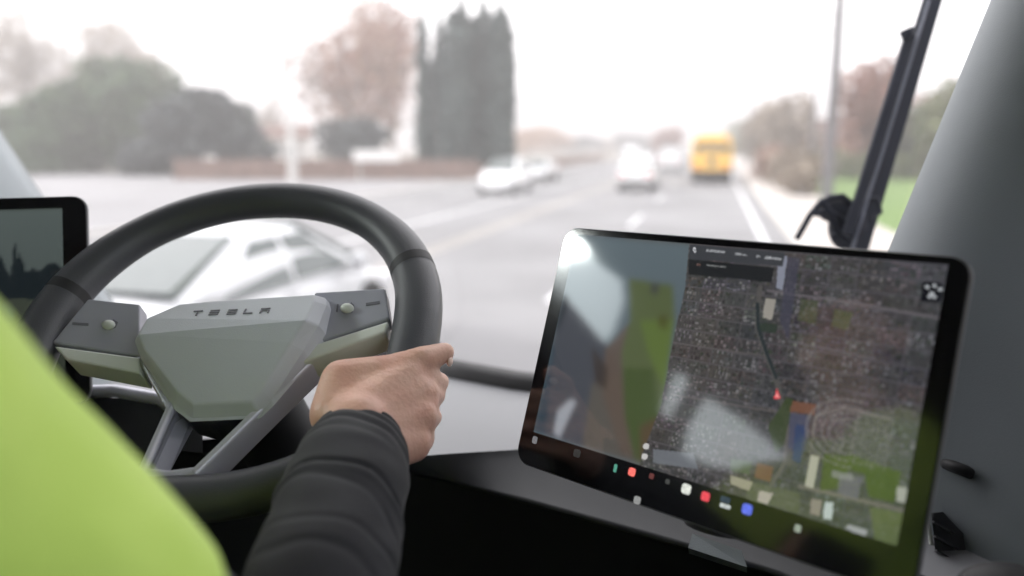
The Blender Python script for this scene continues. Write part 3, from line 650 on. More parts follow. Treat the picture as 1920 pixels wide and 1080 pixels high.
ff = [(i, (i+1) % k, (i+1) % k+k, i+k) for i in range(k)]+[(i+k, (i+1) % k+k, (i+1) % k+2*k, i+2*k) for i in range(k)]
up_i = [11, 12, 0, 1, 2, 3, 4]; lo_i = [4, 5, 6, 7, 8, 9, 10, 11]
ff += [tuple(2*k+i for i in up_i), tuple(2*k+i for i in lo_i), tuple(range(k))[::-1]]
abag = sp(MB().add(vv, ff), 'airbag_cover', M_['airbag'], .008)
# lettering on the upper facet
def letter_boxes(ch):
    W_, H_, s = 1.0, .8, .17
    return {'T': [(0, H_-s, 1, H_), (.5-s/2, 0, .5+s/2, H_-s*1.5)], 'E': [(0, 0, 1, s), (0, H_/2-s/2, 1, H_/2+s/2), (0, H_-s, 1, H_)],
            'S': [(0, 0, 1, s), (0, H_/2-s/2, 1, H_/2+s/2), (0, H_-s, 1, H_), (0, H_/2+s/2, s, H_-s), (1-s, s, 1, H_/2-s/2)],
            'L': [(0, 0, s, H_), (s, 0, 1, s)], 'A': [(0, H_-s, 1, H_), (0, 0, s, H_*.58), (1-s, 0, 1, H_*.58), (s, H_*.42, 1-s, H_*.58)]}[ch]
lpx = {'T': 361, 'E': 393, 'S': 427, 'L': 458, 'A': 489}
for i, ch in enumerate('TESLA'):
    u0, v0 = un(lpx[ch]-7, 584-i*1.1, .044); mb = MB(); cw = .0098
    for x0, y0, x1, y1 in letter_boxes(ch):
        q = [(u0+x*cw, v0+y*cw) for x, y in ((x0, y0), (x1, y0), (x1, y1), (x0, y1))]
        mb.add([W3(u, v, an(v)+.0008) for u, v in q]+[W3(u, v, an(v)-.001) for u, v in q], [(0,1,2,3), (7,6,5,4), (0,4,5,1), (1,5,6,2), (2,6,7,3), (3,7,4,0)])
    sp(mb, 'letter', M_['letter'], 0, abag).matrix_parent_inverse = Matrix.Identity(4)
def plate(px, n0, n1, name, m, bevel=.002, ins=0, parent=None):
    return sp(MB().prism([un(x, y, n1) for x, y in px], e1, e2, e3, WC, n0, n1, ins), name, m, bevel, parent)
lpan = plate([(165, 560), (262, 570), (262, 668), (97, 642)], -.012, .008, 'button_panel', M_['panel'])
rpan = plate([(590, 548), (722, 540), (730, 596), (570, 648)], -.012, .010, 'button_panel', M_['panel'])
plate([(100, 648), (262, 670), (262, 700), (125, 674)], -.022, .0095, 'lower_trim', M_['satin'])
plate([(728, 602), (722, 622), (560, 682), (560, 655)], -.022, .0115, 'lower_trim', M_['satin'])
def stud(px, py, r, n, par, m):
    u, v = un(px, py, n); o = sp(MB().sphere(W3(u, v, n-.002), r, 16, (1.1, .8, .8)), 'scroll_wheel', m, 0, par); o.matrix_parent_inverse = Matrix.Identity(4)
stud(202, 607, .007, .012, lpan, M_['satin']); stud(650, 576, .007, .014, rpan, M_['satin'])
def icon(px, par, n):
    o = plate(px, n-.001, n+.0006, 'icon', M_['letter'], 0, 0, par); o.matrix_parent_inverse = Matrix.Identity(4)
icon([(136, 604), (166, 606), (165, 610), (135, 608)], lpan, .008); icon([(686, 568), (712, 564), (712, 569), (686, 573)], rpan, .010)
icon([(632, 570), (635, 570), (633, 584), (630, 584)], rpan, .010); icon([(212, 598), (221, 604), (216, 615), (208, 613)], lpan, .008); icon([(658, 566), (664, 572), (661, 585), (655, 586)], rpan, .010)
def beam(pts, wd, n0, n1, name, m):
    uv = [un(x, y, n1) for x, y in pts]; mb = MB(); rr = []
    for i, p in enumerate(uv):
        a_ = Vector(uv[max(i-1, 0)]); b_ = Vector(uv[min(i+1, len(uv)-1)]); d = (b_-a_).normalized(); s = Vector((-d.y, d.x))*wd/2; p = Vector(p)
        rr.append([W3(*(p+s), n0), W3(*(p+s), n1-.003), W3(*(p+s*.6), n1), W3(*(p-s*.6), n1), W3(*(p-s), n1-.003), W3(*(p-s), n0)])
    return sp(mb.loft(rr, smooth=False), name, m, .0015)
beam([(246, 640), (316, 762), (262, 884)], .0085, -.035, .006, 'spoke', M_['spoke'])
beam([(590, 665), (505, 745), (362, 884)], .0095, -.030, .006, 'spoke', M_['spoke'])
beam([(255, 884), (312, 890), (372, 882)], .012, -.02, .004, 'spoke', M_['spoke'])
# inner cheek of the left leg and the shroud under the airbag
sp(MB().add([W3(*un(332, 768, 0), 0), W3(*un(368, 792, -.05), -.05), W3(*un(318, 886, -.05), -.05), W3(*un(280, 886, 0), 0)], [(0, 1, 2, 3)]), 'spoke_cheek', M_['panel'])
plate([(318, 752), (478, 744), (448, 775), (395, 792), (345, 778)], -.05, -.006, 'airbag_shroud', M_['dash_dark'], .004)
sp(MB().tube([W3(-.01, .0, -.012), W3(-.01, 0, -.06), W3(-.01, -.0, -.30)], [.05, .05, .05], 24), 'column', M_['black'])
# ------------------------------------------------------------------ touchscreens
def rrect(w_, h_, r, n=7):
    out = []
    for cx, cy, a0 in ((w_/2-r, h_/2-r, 0), (-w_/2+r, h_/2-r, 90), (-w_/2+r, -h_/2+r, 180), (w_/2-r, -h_/2+r, 270)):
        for i in range(n): a_ = R(a0+90*i/(n-1)); out.append((cx+r*math.cos(a_), cy+r*math.sin(a_)))
    return out
def screen(c, ex, ez, label, colours, rect, W_=.40, H_=.2586):
    global t
    nn = ex.cross(ez).normalized()     # away from ... flipped towards the viewer below
    if nn.dot(Vector(CAM)-c) < 0: nn = -nn
    t = thing('touchscreen', label, 'touchscreen', c)
    tp(MB().prism(rrect(W_-.006, H_-.006, .017), ex, ez, nn, c, -.022, -.006), 'housing', M_['house'], .003)
    tp(MB().prism(rrect(W_, H_, .017), ex, ez, nn, c, -.008, -.0016), 'edge_frame', M_['edge'], .0012)
    tp(MB().prism(rrect(W_-.003, H_-.003, .016), ex, ez, nn, c, -.0016, .0), 'bezel', M_['bezel'], .0004)
    tp(MB().tube([c-nn*.021-ez*.03, c-nn*.05-ez*.03, c-nn*.075-ez*.07, c-nn*.08-ez*.14], [.03, .03, .028, .03], 16), 'mount', M_['house'])
    hh, ww = colours.shape[:2]; s0, t0, s1, t1 = rect
    us = (s0+(s1-s0)*np.arange(ww+1)/ww-.5)*W_; vs2 = (.5-(t0+(t1-t0)*np.arange(hh+1)/hh))*H_
    U, Vv = np.meshgrid(us, vs2); pts = np.array(c)+U[..., None]*np.array(ex)+Vv[..., None]*np.array(ez)+np.array(nn)*.0004
    me = bpy.data.meshes.new('display'); me.vertices.add(pts.size//3); me.vertices.foreach_set('co', pts.reshape(-1).astype(np.float32))
    i = np.arange(hh)[:, None]*(ww+1)+np.arange(ww)[None]; q = np.stack([i, i+ww+1, i+ww+2, i+1], -1).reshape(-1)
    nf = hh*ww; me.loops.add(4*nf); me.loops.foreach_set('vertex_index', q.astype(np.int32)); me.polygons.add(nf)
    me.polygons.foreach_set('loop_start', np.arange(nf)*4); me.polygons.foreach_set('loop_total', np.full(nf, 4)); me.update(calc_edges=True)
    at_ = me.color_attributes.new('Col', 'FLOAT_COLOR', 'CORNER'); cc = np.ones((nf, 4, 4), np.float32); cc[..., :3] = colours.reshape(nf, 1, 3); at_.data.foreach_set('color', cc.ravel())
    me.materials.append(emit_attr_mat('lit display', 1/2**vs.exposure, .06)); o = bpy.data.objects.new('display', me); COL.objects.link(o); o.parent = t; o.matrix_parent_inverse = Matrix.Translation(-c)
    return t, nn, o
def lin(*c): c = np.array(c)/255.; return np.where(c <= .04045, c/12.92, ((c+.055)/1.055)**2.4)
SX = V(.87, -.493, .012).normalized(); SZ = V(.151, .29, .945); SZ = (SZ-SX*SX.dot(SZ)).normalized(); S0 = V(-.0024, .7221, 2.1929); SN = SX.cross(SZ)
if SN.dot(Vector(CAM)-S0) < 0: SN = -SN
def suv(px, py):
    r = Vector(ray(px, py)); k = (S0-Vector(CAM)).dot(SN)/r.dot(SN); X = Vector(CAM)+r*k-S0; return (X.dot(SX)/.40+.5, .5-X.dot(SZ)/.2586)
RECT = (.046, .030, .957, .862); DW, DH = 460, 270
def dxy(px, py): u, v = suv(px, py); return ((u-RECT[0])/(RECT[2]-RECT[0])*DW, (v-RECT[1])/(RECT[3]-RECT[1])*DH)
YY, XX = np.mgrid[0:DH, 0:DW]+.5
def inside(poly):
    m = np.zeros((DH, DW), bool); q = [dxy(*p) for p in poly]
    for (x0, y0), (x1, y1) in zip(q, q[1:]+q[:1]):
        if y0 == y1: continue
        c = ((YY >= min(y0, y1)) & (YY < max(y0, y1))) & (XX < x0+(YY-y0)*(x1-x0)/(y1-y0)); m ^= c
    return m
def line(pts, wd):
    q = [dxy(*p) for p in pts]; m = np.zeros((DH, DW), bool)
    for (x0, y0), (x1, y1) in zip(q, q[1:]):
        dx, dy = x1-x0, y1-y0; l2 = dx*dx+dy*dy; tt = np.clip(((XX-x0)*dx+(YY-y0)*dy)/l2, 0, 1); m |= np.hypot(XX-x0-tt*dx, YY-y0-tt*dy) < wd/2
    return m
def soft(n):    # smooth noise field
    a_ = rng.random((n, int(n*1.7))); yi = np.linspace(0, a_.shape[0]-1.001, DH); xi = np.linspace(0, a_.shape[1]-1.001, DW)
    y0 = yi.astype(int); x0 = xi.astype(int); fy = (yi-y0)[:, None]; fx = (xi-x0)[None]
    return (a_[y0][:, x0]*(1-fy)+a_[y0+1][:, x0]*fy)*(1-fx)+(a_[y0][:, x0+1]*(1-fy)+a_[y0+1][:, x0+1]*fy)*fx
img = np.zeros((DH, DW, 3)); img[:] = lin(66, 65, 64)
img *= (.75+.5*soft(9))[..., None]; img += (soft(7)-.5)[..., None]*np.array([-.008, .004, .012])
# streets and houses of the satellite picture
for by in range(0, DH, 17):
    for bx in range(0, DW, 29):
        vert = rng.random() < .5; br = .75+.5*rng.random(); gx, gy = (5, 3) if rng.random() < .5 else (4, 4)
        if vert: gx, gy = gy, gx
        hu = rng.normal(0, 3, 3)
        for yy in range(by+1, by+16, gy):
            for xx in range(bx+1, bx+28, gx):
                if rng.random() < .14: continue
                y2, x2 = yy+rng.integers(0, 2), xx+rng.integers(0, 2)
                img[y2:y2+gy-1-rng.integers(0, 2), x2:x2+gx-1-rng.integers(0, 2)] = lin(*(np.array([94, 91, 91])*(.5+.75*rng.random()**1.3)*br+hu).clip(16, 118))
        for k in range(5):
            yy, xx = by+rng.integers(0, 16), bx+rng.integers(0, 28); img[yy:yy+2, xx:xx+2] = lin(*(np.array([46, 52, 42])+rng.normal(0, 5, 3)))
        img[by:by+1, bx:bx+29] = lin(88, 85, 88)
        if rng.random() < .7: img[by:by+17, bx:bx+1] = lin(84, 81, 84)
for _ in range(1): img = (img*3+np.roll(img, 1, 0)+np.roll(img, 1, 1))/5
img *= (np.array([1.06, 1.0, .93])*(1-XX/DW)[..., None]+np.array([.95, .98, 1.08])*(XX/DW)[..., None])
def paint(m, c, a_=1.0): img[m] = img[m]*(1-a_)+lin(*c)*a_
for pts_, wd, c, a_ in (([(1440, 545), (1600, 568), (1790, 602)], 3, (98, 94, 98), .8), ([(1480, 640), (1640, 672)], 2, (92, 90, 94), .8), ([(1240, 640), (1440, 668)], 2, (92, 88, 88), .6), ([(1260, 740), (1440, 770), (1500, 778)], 2, (95, 90, 90), .7),
    ([(1425, 540), (1420, 615), (1438, 665), (1456, 712), (1474, 790), (1480, 870)], 6, (84, 82, 80), .8), ([(1421, 570), (1422, 615), (1440, 668), (1456, 708)], 4, (42, 50, 52), 1), ([(1500, 912), (1600, 935), (1700, 958)], 4, (104, 100, 96), .9), ([(1478, 800), (1470, 870), (1440, 920)], 3, (96, 92, 90), .8),
    ([(1530, 780), (1580, 765), (1670, 785)], 3, (112, 108, 106), .7), ([(1530, 780), (1520, 850), (1560, 865), (1640, 870)], 2, (110, 106, 100), .7)): paint(line(pts_, wd), c, a_)
for pl, c, a_ in (([(1440, 800), (1475, 745), (1488, 748), (1470, 835), (1455, 850)], (58, 70, 42), .8), ([(1486, 752), (1532, 758), (1528, 778), (1482, 772)], (112, 78, 62), .9), ([(1482, 775), (1520, 780), (1508, 848), (1478, 840)], (74, 76, 96), .8),
    ([(1492, 795), (1512, 800), (1500, 870), (1486, 862)], (52, 66, 98), .9), ([(1545, 850), (1600, 858), (1580, 915), (1538, 920)], (66, 82, 38), .85), ([(1590, 850), (1690, 885), (1678, 942), (1628, 932), (1622, 890), (1588, 880)], (62, 80, 34), .85),
    ([(1520, 852), (1536, 856), (1526, 915), (1510, 912)], (166, 166, 150), .95), ([(1436, 560), (1455, 562), (1447, 600), (1430, 596)], (150, 146, 138), .9), ([(1460, 478), (1477, 480), (1468, 545), (1456, 540)], (132, 136, 150), .9),
    ([(1478, 482), (1500, 484), (1478, 640), (1462, 600)], (66, 66, 80), .7), ([(1425, 605), (1460, 608), (1455, 625), (1425, 620)], (48, 58, 50), .9), ([(1502, 560), (1535, 565), (1530, 610), (1496, 600)], (70, 78, 52), .6), ([(1565, 580), (1600, 585), (1590, 620), (1560, 612)], (74, 84, 52), .6),
    ([(1548, 940), (1564, 943), (1558, 975), (1543, 972)], (176, 188, 186), .95), ([(1590, 982), (1628, 995), (1622, 1006), (1586, 992)], (150, 152, 156), .95), ([(1522, 935), (1542, 938), (1536, 968), (1518, 962)], (140, 132, 124), .8), ([(1683, 912), (1703, 916), (1697, 945), (1680, 940)], (160, 162, 154), .9),
    ([(1630, 950), (1710, 965), (1690, 1030), (1640, 1010)], (92, 104, 62), .6), ([(1400, 900), (1500, 925), (1500, 965), (1400, 935)], (96, 102, 78), .5), ([(1575, 890), (1618, 895), (1608, 938), (1570, 925)], (98, 96, 108), .8), ([(1560, 880), (1600, 890), (1598, 902), (1560, 895)], (134, 136, 136), .6),
    ([(1225, 842), (1300, 850), (1310, 880), (1225, 868)], (108, 112, 118), .8), ([(1370, 892), (1412, 904), (1405, 920), (1370, 908)], (150, 146, 128), .9), ([(1420, 868), (1450, 875), (1445, 905), (1415, 895)], (118, 84, 62), .7), ([(1370, 860), (1410, 865), (1405, 890), (1370, 882)], (78, 92, 66), .7), ([(1425, 920), (1450, 925), (1440, 945), (1420, 940)], (170, 164, 154), .9)):
    paint(inside(pl), c, a_)
cx_, cy_ = dxy(1588, 812)
for rr_ in (8, 14, 20, 27, 33):
    m = (abs(np.hypot((XX-cx_)*.8, YY-cy_)-rr_) < 1.0) & (rng.random((DH, DW)) < .55) & (XX < cx_+10); paint(m, (124, 122, 120), .7)
for k in range(9):
    m = (abs(XX-(cx_+8+k*4)) < .9) & (abs(YY-cy_-2) < 26) & (rng.random((DH, DW)) < .5); paint(m, (128, 126, 126), .7)
paint(inside([(1451, 748), (1457, 728), (1464, 748)]), (214, 70, 78)); paint(inside([(1453, 745), (1457, 736), (1461, 745)]), (240, 150, 150))
sat = inside([(1293, 455), (1285, 540), (1262, 640), (1240, 760), (1205, 850), (1200, 875), (1720, 1060), (1820, 480)])
# left third: grey at the top, dark lower left, brown and green strip
viz = np.zeros_like(img); tt = (YY/DH)[..., None]
viz[:] = lin(92, 104, 110)*(1-tt)+lin(72, 84, 90)*tt; viz *= (.9+.2*soft(4))[..., None]
for pl, c, a_ in (([(1045, 535), (1150, 660), (1210, 860), (1215, 880), (980, 812)], (66, 69, 76), 1), ([(1110, 720), (1160, 700), (1215, 880), (1090, 850)], (84, 80, 74), .9), ([(1135, 655), (1185, 600), (1190, 720), (1200, 860), (1165, 850), (1130, 740)], (88, 76, 68), .9),
    ([(1180, 522), (1262, 535), (1266, 600), (1252, 700), (1232, 860), (1196, 868), (1172, 780), (1166, 660), (1182, 600)], (80, 90, 60), 1), ([(1200, 600), (1262, 600), (1250, 740), (1215, 660)], (88, 106, 52), .8), ([(1168, 690), (1225, 690), (1240, 800), (1228, 868), (1190, 860), (1172, 780)], (62, 76, 42), .8),
    ([(1222, 530), (1236, 532), (1234, 552), (1220, 550)], (60, 62, 62), .9), ([(1235, 590), (1255, 590), (1250, 620), (1234, 612)], (70, 72, 38), .8), ([(1200, 800), (1235, 780), (1230, 870), (1200, 866)], (84, 66, 52), .8), ([(1110, 650), (1140, 690), (1138, 730), (1116, 720)], (56, 48, 44), .8),
    ([(1042, 530), (1070, 560), (1046, 622), (1010, 610)], (30, 33, 40), .9), ([(1012, 640), (1040, 648), (1022, 822), (975, 812)], (38, 58, 70), .9), ([(1070, 748), (1082, 752), (1066, 785), (1050, 822), (1038, 812), (1046, 770)], (150, 156, 164), .9)):
    m = inside(pl)[..., None]; viz = np.where(m, viz*(1-a_)+lin(*c)*a_, viz)
for _ in range(9): viz = (viz*2+np.roll(viz, 2, 0)+np.roll(viz, -2, 0)+np.roll(viz, 2, 1)+np.roll(viz, -2, 1))/6
img = np.where(sat[..., None], img, viz)
paint(inside([(1294, 458), (1472, 474), (1468, 500), (1292, 486)]), (60, 62, 66)); paint(inside([(1293, 486), (1452, 502), (1447, 530), (1291, 514)]), (34, 36, 38))
for pts_, wd, c in (([(1302, 467), (1303, 471)], 4, (190, 192, 196)), ([(1326, 470), (1358, 473)], 2.6, (150, 152, 156)), ([(1380, 476), (1400, 479)], 2.6, (140, 142, 146)), ([(1420, 481), (1423, 482)], 3, (150, 152, 156)), ([(1436, 483), (1464, 486)], 2.6, (170, 172, 176)), ([(1326, 498), (1360, 501)], 2.2, (110, 112, 112)), ([(1308, 496), (1312, 497)], 3, (90, 70, 66))):
    m = line(pts_, wd)&(rng.random((DH, DW)) < .8); paint(m, c)
paint(inside([(1730, 528), (1768, 531), (1764, 568), (1726, 564)]), (18, 20, 26))
for p in ((1738, 538), (1752, 536), (1762, 542), (1747, 550), (1742, 556), (1751, 556)): paint(line([p, (p[0]+2, p[1]+1)], 3), (180, 184, 188))
for p in ((1211, 837), (1208, 856)): paint(line([p, (p[0]+2, p[1])], 7), (190, 188, 186))
tr, SN, disp = screen(S0, SX, SZ, 'large tilted touchscreen right of the wheel, showing a satellite street map', img, RECT)
def dock(px, name, w_, h_, col, e):
    u, v = suv(*px); c = S0+SX*(u-.5)*.40+SZ*(.5-v)*.2586
    m = mat('lit '+name, col, .4, .25, 600, emit=e)
    w_, h_ = w_*.85, h_*.85
    return tp(MB().prism(rrect(w_, h_, min(w_, h_)*.28, 4), SX, SZ, SN, c, .0, .0005), 'app_icon', m)
EK = 1/2**vs.exposure
for px, w_, h_, col in (((1003, 825), .0075, .009, (.16, .16, .17)), ((1082, 850), .010, .009, (.03, .03, .03)), ((1154, 878), .004, .009, (.05, .22, .16)), ((1185, 885), .009, .009, (.75, .12, .10)), ((1222, 893), .006, .006, (.08, .01, .01)), ((1252, 903), .005, .005, (.03, .03, .03)),
    ((1287, 917), .0105, .0105, (.55, .56, .52)), ((1323, 931), .0095, .0095, (.62, .05, .07)), ((1360, 949), .0115, .004, (.42, .45, .44)), ((1360, 937), .0105, .006, (.02, .035, .05)), ((1401, 955), .0105, .0105, (.09, .13, .60)), ((1496, 991), .006, .007, (.26, .30, .24)), ((1195, 938), .0085, .0085, (.20, .20, .20))):
    dock(px, 'icon', w_, h_, col, EK)
# left screen: dark tree shapes on grey
hh, ww = 110, 170; limg = np.zeros((hh, ww, 3)); y_ = np.arange(hh)[:, None]/hh; x_ = np.arange(ww)[None]/ww
limg[:] = lin(94, 104, 103); gr = lin(92, 102, 100)[None, None]*(1-y_[..., None]*.5); limg[:] = gr
hz = .36+.02*np.sin(x_*31)+.012*np.sin(x_*77); tree = (y_ > hz-.035) & (y_ < .50+.02*np.sin(x_*13))
for cxx, hgt, wd in ((.70, .20, .012), (.715, .12, .02), (.845, .24, .016), (.86, .15, .022), (.80, .10, .04), (.60, .06, .05), (.5, .05, .06), (.90, .06, .03)):
    tree |= (abs(x_-cxx) < wd*(1-np.clip((hz-y_)/hgt, 0, 1))) & (y_ < .45) & (y_ > hz-hgt)
low = y_ >= .47
limg = np.where(low[..., None], lin(66, 72, 62)*(1-.6*(y_[..., None]-.47)), limg); limg = np.where(tree[..., None]&np.ones_like(limg, bool), lin(28, 36, 40), limg)
limg = np.where((((x_-.79)/.05)**2+((y_-.56)/.06)**2 < 1)[..., None], lin(74, 92, 92), limg)
for _ in range(2): limg = (limg*2+np.roll(limg, 1, 0)+np.roll(limg, 1, 1))/4
LX = V(.87, .493, .012).normalized(); LZ = V(-.151, .29, .945); LZ = (LZ-LX*LX.dot(LZ)).normalized()
LC = P(163, 366, 1.0)-LX*.2-LZ*.1293
limg = limg*.72
screen(LC, LX, LZ, 'left touchscreen cut off by the picture edge, showing dark tree shapes on grey', limg, (.05, .06, .93, .94))
# ------------------------------------------------------------------ driver
t = None
person = thing('person', 'driver in a fluorescent yellow green shirt over black sleeves, right hand on the wheel', 'person', (-.55, -.02, 1.70))
def pp(mb, name, m, voxel=0, sm=8, wr=0, fr=14, fix=True):
    o = mb.build(name, m, None, fix=False)
    if voxel: remesh(o, voxel, sm)
    if wr:
        me = o.data; ns = np.empty(len(me.vertices)*3, np.float32); me.vertices.foreach_get('normal', ns); ns = ns.reshape(-1, 3); co = []
        for i_, v in enumerate(me.vertices):
            c = v.co; f = noise.noise(c*fr)*.6+.4*noise.noise(Vector((c.x*fr*.7, c.y*fr*2.1, c.z*fr*2.4)))
            co.append(tuple(c+Vector(ns[i_].tolist())*wr*f))
        me.vertices.foreach_set('co', np.array(co, np.float32).ravel()); me.update()
    o.parent = person; o.matrix_parent_inverse = Matrix.Translation(-Vector(person.location)); return o
Sh = V(-.345, .165, 2.36); El = V(-.235, .375, 2.06); Wr = P(668, 838, .735)
ShL = V(-.72, .0, 2.25); ElL = V(-.86, .27, 2.0); WrL = W3(-.250, -.125, .06)
pelv, bel, che, nek = V(-.54, -.02, 1.80), V(-.54, .06, 1.98), V(-.54, .10, 2.2), V(-.54, .10, 2.40)
hd = V(-.53, .15, 2.60)
mb = MB()
C_ = mb.capsule
C_(pelv+V(.08, 0, 0), .115, bel+V(.05, 0, 0), .12); C_(pelv-V(.08, 0, 0), .115, bel-V(.05, 0, 0), .12)
C_(bel+V(.05, 0, 0), .12, che+V(.07, 0, .02), .12); C_(bel-V(.05, 0, 0), .12, che-V(.07, 0, -.02), .12)
C_(che+V(.05, 0, .05), .10, Sh-V(.03, 0, .02), .06); C_(che+V(-.05, 0, .05), .10, ShL+V(.03, 0, -.02), .06)
C_(nek-V(0, 0, .06), .065, hd-V(0, .02, .04), .055); C_(hd+V(0, -.015, .03), .095, hd+V(0, .03, -.05), .072); C_(hd+V(0, .05, -.06), .055, hd+V(0, .075, -.085), .028)
C_(hd+V(0, .10, .01), .010, hd+V(0, .122, -.022), .013)          # nose
for s in (-1, 1):
    mb.sphere(hd+V(s*.096, -.005, -.005), .028, 12, (.35, .7, 1.1)); mb.sphere(hd+V(s*.033, .092, .012), .014, 10)
C_(hd+V(-.022, .098, -.055), .007, hd+V(.022, .098, -.055), .007)
C_(Sh, .058, El, .044); C_(El, .044, Wr, .030); C_(ShL, .058, ElL, .044); C_(ElL, .044, WrL, .030)
# right hand closed round the rim
D = lambda x, y, d: P(x, y, d)
wri, imc, mmc, rmc, pmc = Wr, D(764, 706, .796), D(778, 738, .790), D(784, 782, .778), D(774, 832, .762)
C_(wri, .030, D(672, 800, .742), .032)
C_(D(660, 790, .748), .028, imc, .0195); C_(D(670, 805, .745), .029, mmc, .0200); C_(D(690, 818, .745), .028, rmc, .0195); C_(D(705, 840, .740), .026, pmc, .0185)
C_(D(690, 760, .765), .024, D(760, 770, .775), .020); C_(D(660, 745, .772), .022, D(740, 735, .785), .021); C_(D(630, 785, .755), .022, D(700, 800, .755), .026)
def finger(pts, rs):
    for a_, b_, ra, rb in zip(pts, pts[1:], rs, rs[1:]): C_(a_, ra, b_, rb, 12)
# thumb laid over the rim, pointing right
finger([D(622, 778, .755), D(640, 712, .778), D(735, 697, .797), D(790, 674, .806), D(834, 661, .828)], [.022, .0205, .0180, .0145, .0112])
C_(D(640, 712, .778), .019, D(690, 735, .78), .022); C_(D(735, 697, .797), .018, imc, .019)
finger([imc, D(806, 712, .815), D(826, 716, .845), D(816, 712, .876)], [.0185, .0126, .0102, .0088])
finger([mmc, D(804, 742, .806), D(818, 742, .842), D(808, 738, .874)], [.0185, .0132, .0106, .0088])
finger([rmc, D(802, 785, .796), D(812, 782, .832), D(798, 775, .864)], [.0180, .0126, .0100, .0085])
finger([pmc, D(792, 828, .780), D(800, 820, .812), D(784, 808, .843)], [.0165, .0116, .0092, .0078])
C_(D(800, 735, .797), .013, D(798, 785, .788), .013); C_(D(796, 785, .787), .0125, D(786, 832, .772), .0125)
# left hand on the left of the rim
lw = WrL
for k, (v0, r0) in enumerate(((-.055, .0165), (-.077, .0165), (-.099, .016), (-.118, .0145))):
    kn = W3(-.228, v0, .036); C_(lw, .026, kn, r0)
    finger([kn, W3(-.248, v0, .010), W3(-.242, v0+.004, -.022), W3(-.216, v0+.005, -.030)], [r0, .0112, .0095, .0083])
finger([lw, W3(-.213, -.08, .036), W3(-.182, -.07, .016), W3(-.176, -.062, -.008)], [.022, .016, .0125, .010])
# legs, reaching the floor
for s in (-1, 1):
    hip = pelv+V(s*.11, .02, -.02); kne = V(pelv.x+s*.15, .46, 1.72); ank = V(pelv.x+s*.15, .60, 1.28); C_(hip, .085, kne, .058); C_(kne, .056, ank, .038); C_(ank, .038, ank+V(0, .16, -.05), .032)
body_o = pp(mb, 'body', M_['skin'], .0032, 10)
M_['nail'] = mat('finger nail', (.80, .58, .50), .25, .03)
nb = D(838, 672, .828)+V(.0045, -.004, -.002); pp(MB().sphere(nb, .0065, 14, (.45, 1.0, .8)), 'fingernail', M_['nail'])
mb = MB(); C_ = mb.capsule        # shirt
C_(pelv+V(.08, 0, .03), .13, bel+V(.06, .01, 0), .145); C_(pelv-V(.08, 0, -.03), .13, bel-V(.06, -.01, 0), .145)
C_(bel+V(.06, .01, 0), .145, che+V(.08, .01, .02), .14); C_(bel-V(.06, -.01, 0), .145, che-V(.08, -.01, -.02), .14)
C_(che+V(.05, 0, .05), .125, Sh, .078); C_(che+V(-.05, 0, .05), .125, ShL, .078); C_(nek-V(0, 0, .10), .10, nek-V(0, 0, .035), .082)
for a_, b_ in ((Sh, El), (ShL, ElL)): C_(a_, .086, a_.lerp(b_, .60), .060)
pp(mb, 'shirt', M_['vest'], .0065, 10, .009, 9)
def sleeve(W0, E_, S_, wr_dir, name):
    n, m_ = 150, 56; rings = []; up = None
    p0 = W0+(W0-E_).normalized()*.004
    path = [p0, W0.lerp(E_, .33), W0.lerp(E_, .66), E_, E_.lerp(S_, .62)]
    for i in range(n):
        f = i/(n-1); x = f*4; k = min(3, int(x)); q = x-k
        a_, b_, c_, d_ = path[max(k-1, 0)], path[k], path[k+1], path[min(k+2, 4)]
        p = .5*((2*b_)+(c_-a_)*q+(2*a_-5*b_+4*c_-d_)*q*q+(3*b_-a_-3*c_+d_)*q**3)
        d = (path[min(k+1, 4)]-path[k]).normalized() if k < 3 else (path[4]-path[3]).normalized()
        if up is None: up = Vector((0, 0, 1))
        if i: d = (p-prev).normalized() if (p-prev).length > 1e-6 else d
        prev = p.copy(); u_ = (up-d*up.dot(d)).normalized(); s_ = d.cross(u_)
        rb = .0405+.012*min(1, f*6)+.004*f
        ring = []
        for j in range(m_):
            a0 = 2*math.pi*j/m_; L_ = f*.42
            # bunched folds near the cuff, long shallow folds further up
            wob = noise.noise(Vector((math.cos(a0)*1.5, math.sin(a0)*1.5, L_*9)))
            tw = L_+.012*math.sin(a0+1.0)+.009*wob
            g = math.exp(-((L_-.040)/.020)**2)
            w1 = (abs(math.sin(tw*math.pi/.017))**.7-.5)*.0034*g*(.6+.8*abs(wob))
            w2 = -.0034*math.exp(-((tw-.112)/.0022)**2)+.0016*math.exp(-((tw-.118)/.006)**2)-.0014*math.exp(-((tw-.142+.014*math.sin(a0+.6))/.0028)**2)-.0013*math.exp(-((tw-.176-.010*math.sin(a0))/.0034)**2)-.0014*math.exp(-((tw-.215)/.004)**2)
            hem = -.0016*math.exp(-((L_-.016)/.0018)**2)
            nz = noise.noise(p*30+Vector((math.cos(a0), math.sin(a0), 0))*1.3)*.0028*min(1, f*8)
            ring.append(p+(u_*math.sin(a0)*.92+s_*math.cos(a0)*1.0)*(rb+w1+w2+hem+nz))
        rings.append(ring)
    inner = [[W0.lerp(p, .93)+(E_-W0)*.05 for p in rings[0]]]
    return pp(MB().loft(inner+rings, True, False), name, M_['sleeve'])
sleeve(Wr+(Wr-El).normalized()*.012, El, Sh, None, 'sleeve'); sleeve(WrL+(WrL-ElL).normalized()*.01, ElL, ShL, None, 'sleeve')
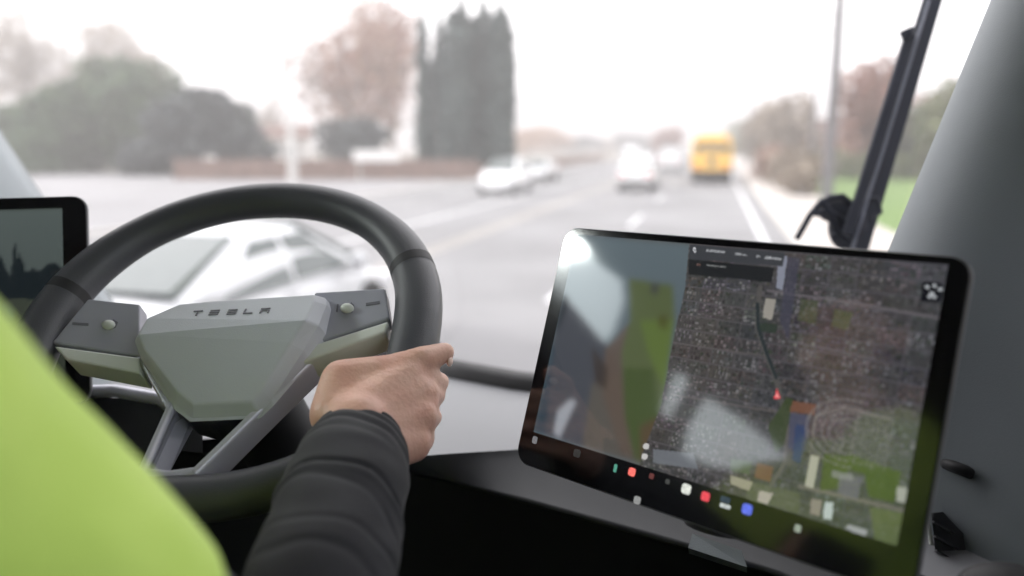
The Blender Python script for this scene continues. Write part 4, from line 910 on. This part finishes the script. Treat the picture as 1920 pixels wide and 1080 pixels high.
mb = MB(); C_ = mb.capsule
for s in (-1, 1):
    hip = pelv+V(s*.10, .0, -.02); kne = V(pelv.x+s*.15, .46, 1.72); ank = V(pelv.x+s*.15, .60, 1.30); C_(hip, .125, kne, .075); C_(kne, .075, ank, .058)
C_(pelv+V(.06, -.02, .02), .135, pelv-V(.06, .02, -.02), .135); pp(mb, 'trousers', M_['trousers'], .012, 6)
mb = MB(); mb.sphere(hd+V(0, -.03, .045), .108, 20, (.95, 1.0, .95)); mb.sphere(hd+V(0, -.06, -.01), .088, 16); pp(mb, 'hair', M_['hair'], .007, 3, .006, 40)
for s in (-1, 1):
    ank = V(pelv.x+s*.15, .60, 1.24); pp(MB().capsule(ank+V(0, -.03, -.03), .05, ank+V(0, .17, -.045), .042), 'boot', M_['black'], .008, 3)
# seat
st_ = thing('driver_seat', 'black driver seat behind the driver in the yellow green shirt', 'seat', (-.54, -.1, 1.15)); t = st_
def seat(mb, n, m, bev=.03): return tp(mb, n, m, bev)
seat(MB().box((-.54, .05, 1.60), (.52, .52, .12)), 'seat_cushion', M_['seat'], .04)
seat(MB().box((-.54, -.235, 1.98), (.50, .11, .66), M=Matrix.Rotation(R(-6), 3, 'X')), 'backrest', M_['seat'], .04)
seat(MB().box((-.54, -.27, 2.46), (.26, .09, .2)), 'headrest', M_['seat'], .035)
seat(MB().box((-.54, .0, 1.34), (.4, .4, .36)), 'pedestal', M_['black'], .02)
# ------------------------------------------------------------------ air
hz_m = bpy.data.materials.new('thin haze'); hz_m.use_nodes = True; tn = hz_m.node_tree; tn.nodes.clear()
ho = tn.nodes.new('ShaderNodeOutputMaterial'); pv = tn.nodes.new('ShaderNodeVolumePrincipled')
pv.inputs['Color'].default_value = (.95, .92, .925, 1); pv.inputs['Density'].default_value = .0035; pv.inputs['Anisotropy'].default_value = .2
tn.links.new(pv.outputs[0], ho.inputs['Volume'])
hz = MB().box((0, 600, 17), (1900, 1900, 36.5)).build('haze', hz_m); hz['kind'] = 'stuff'
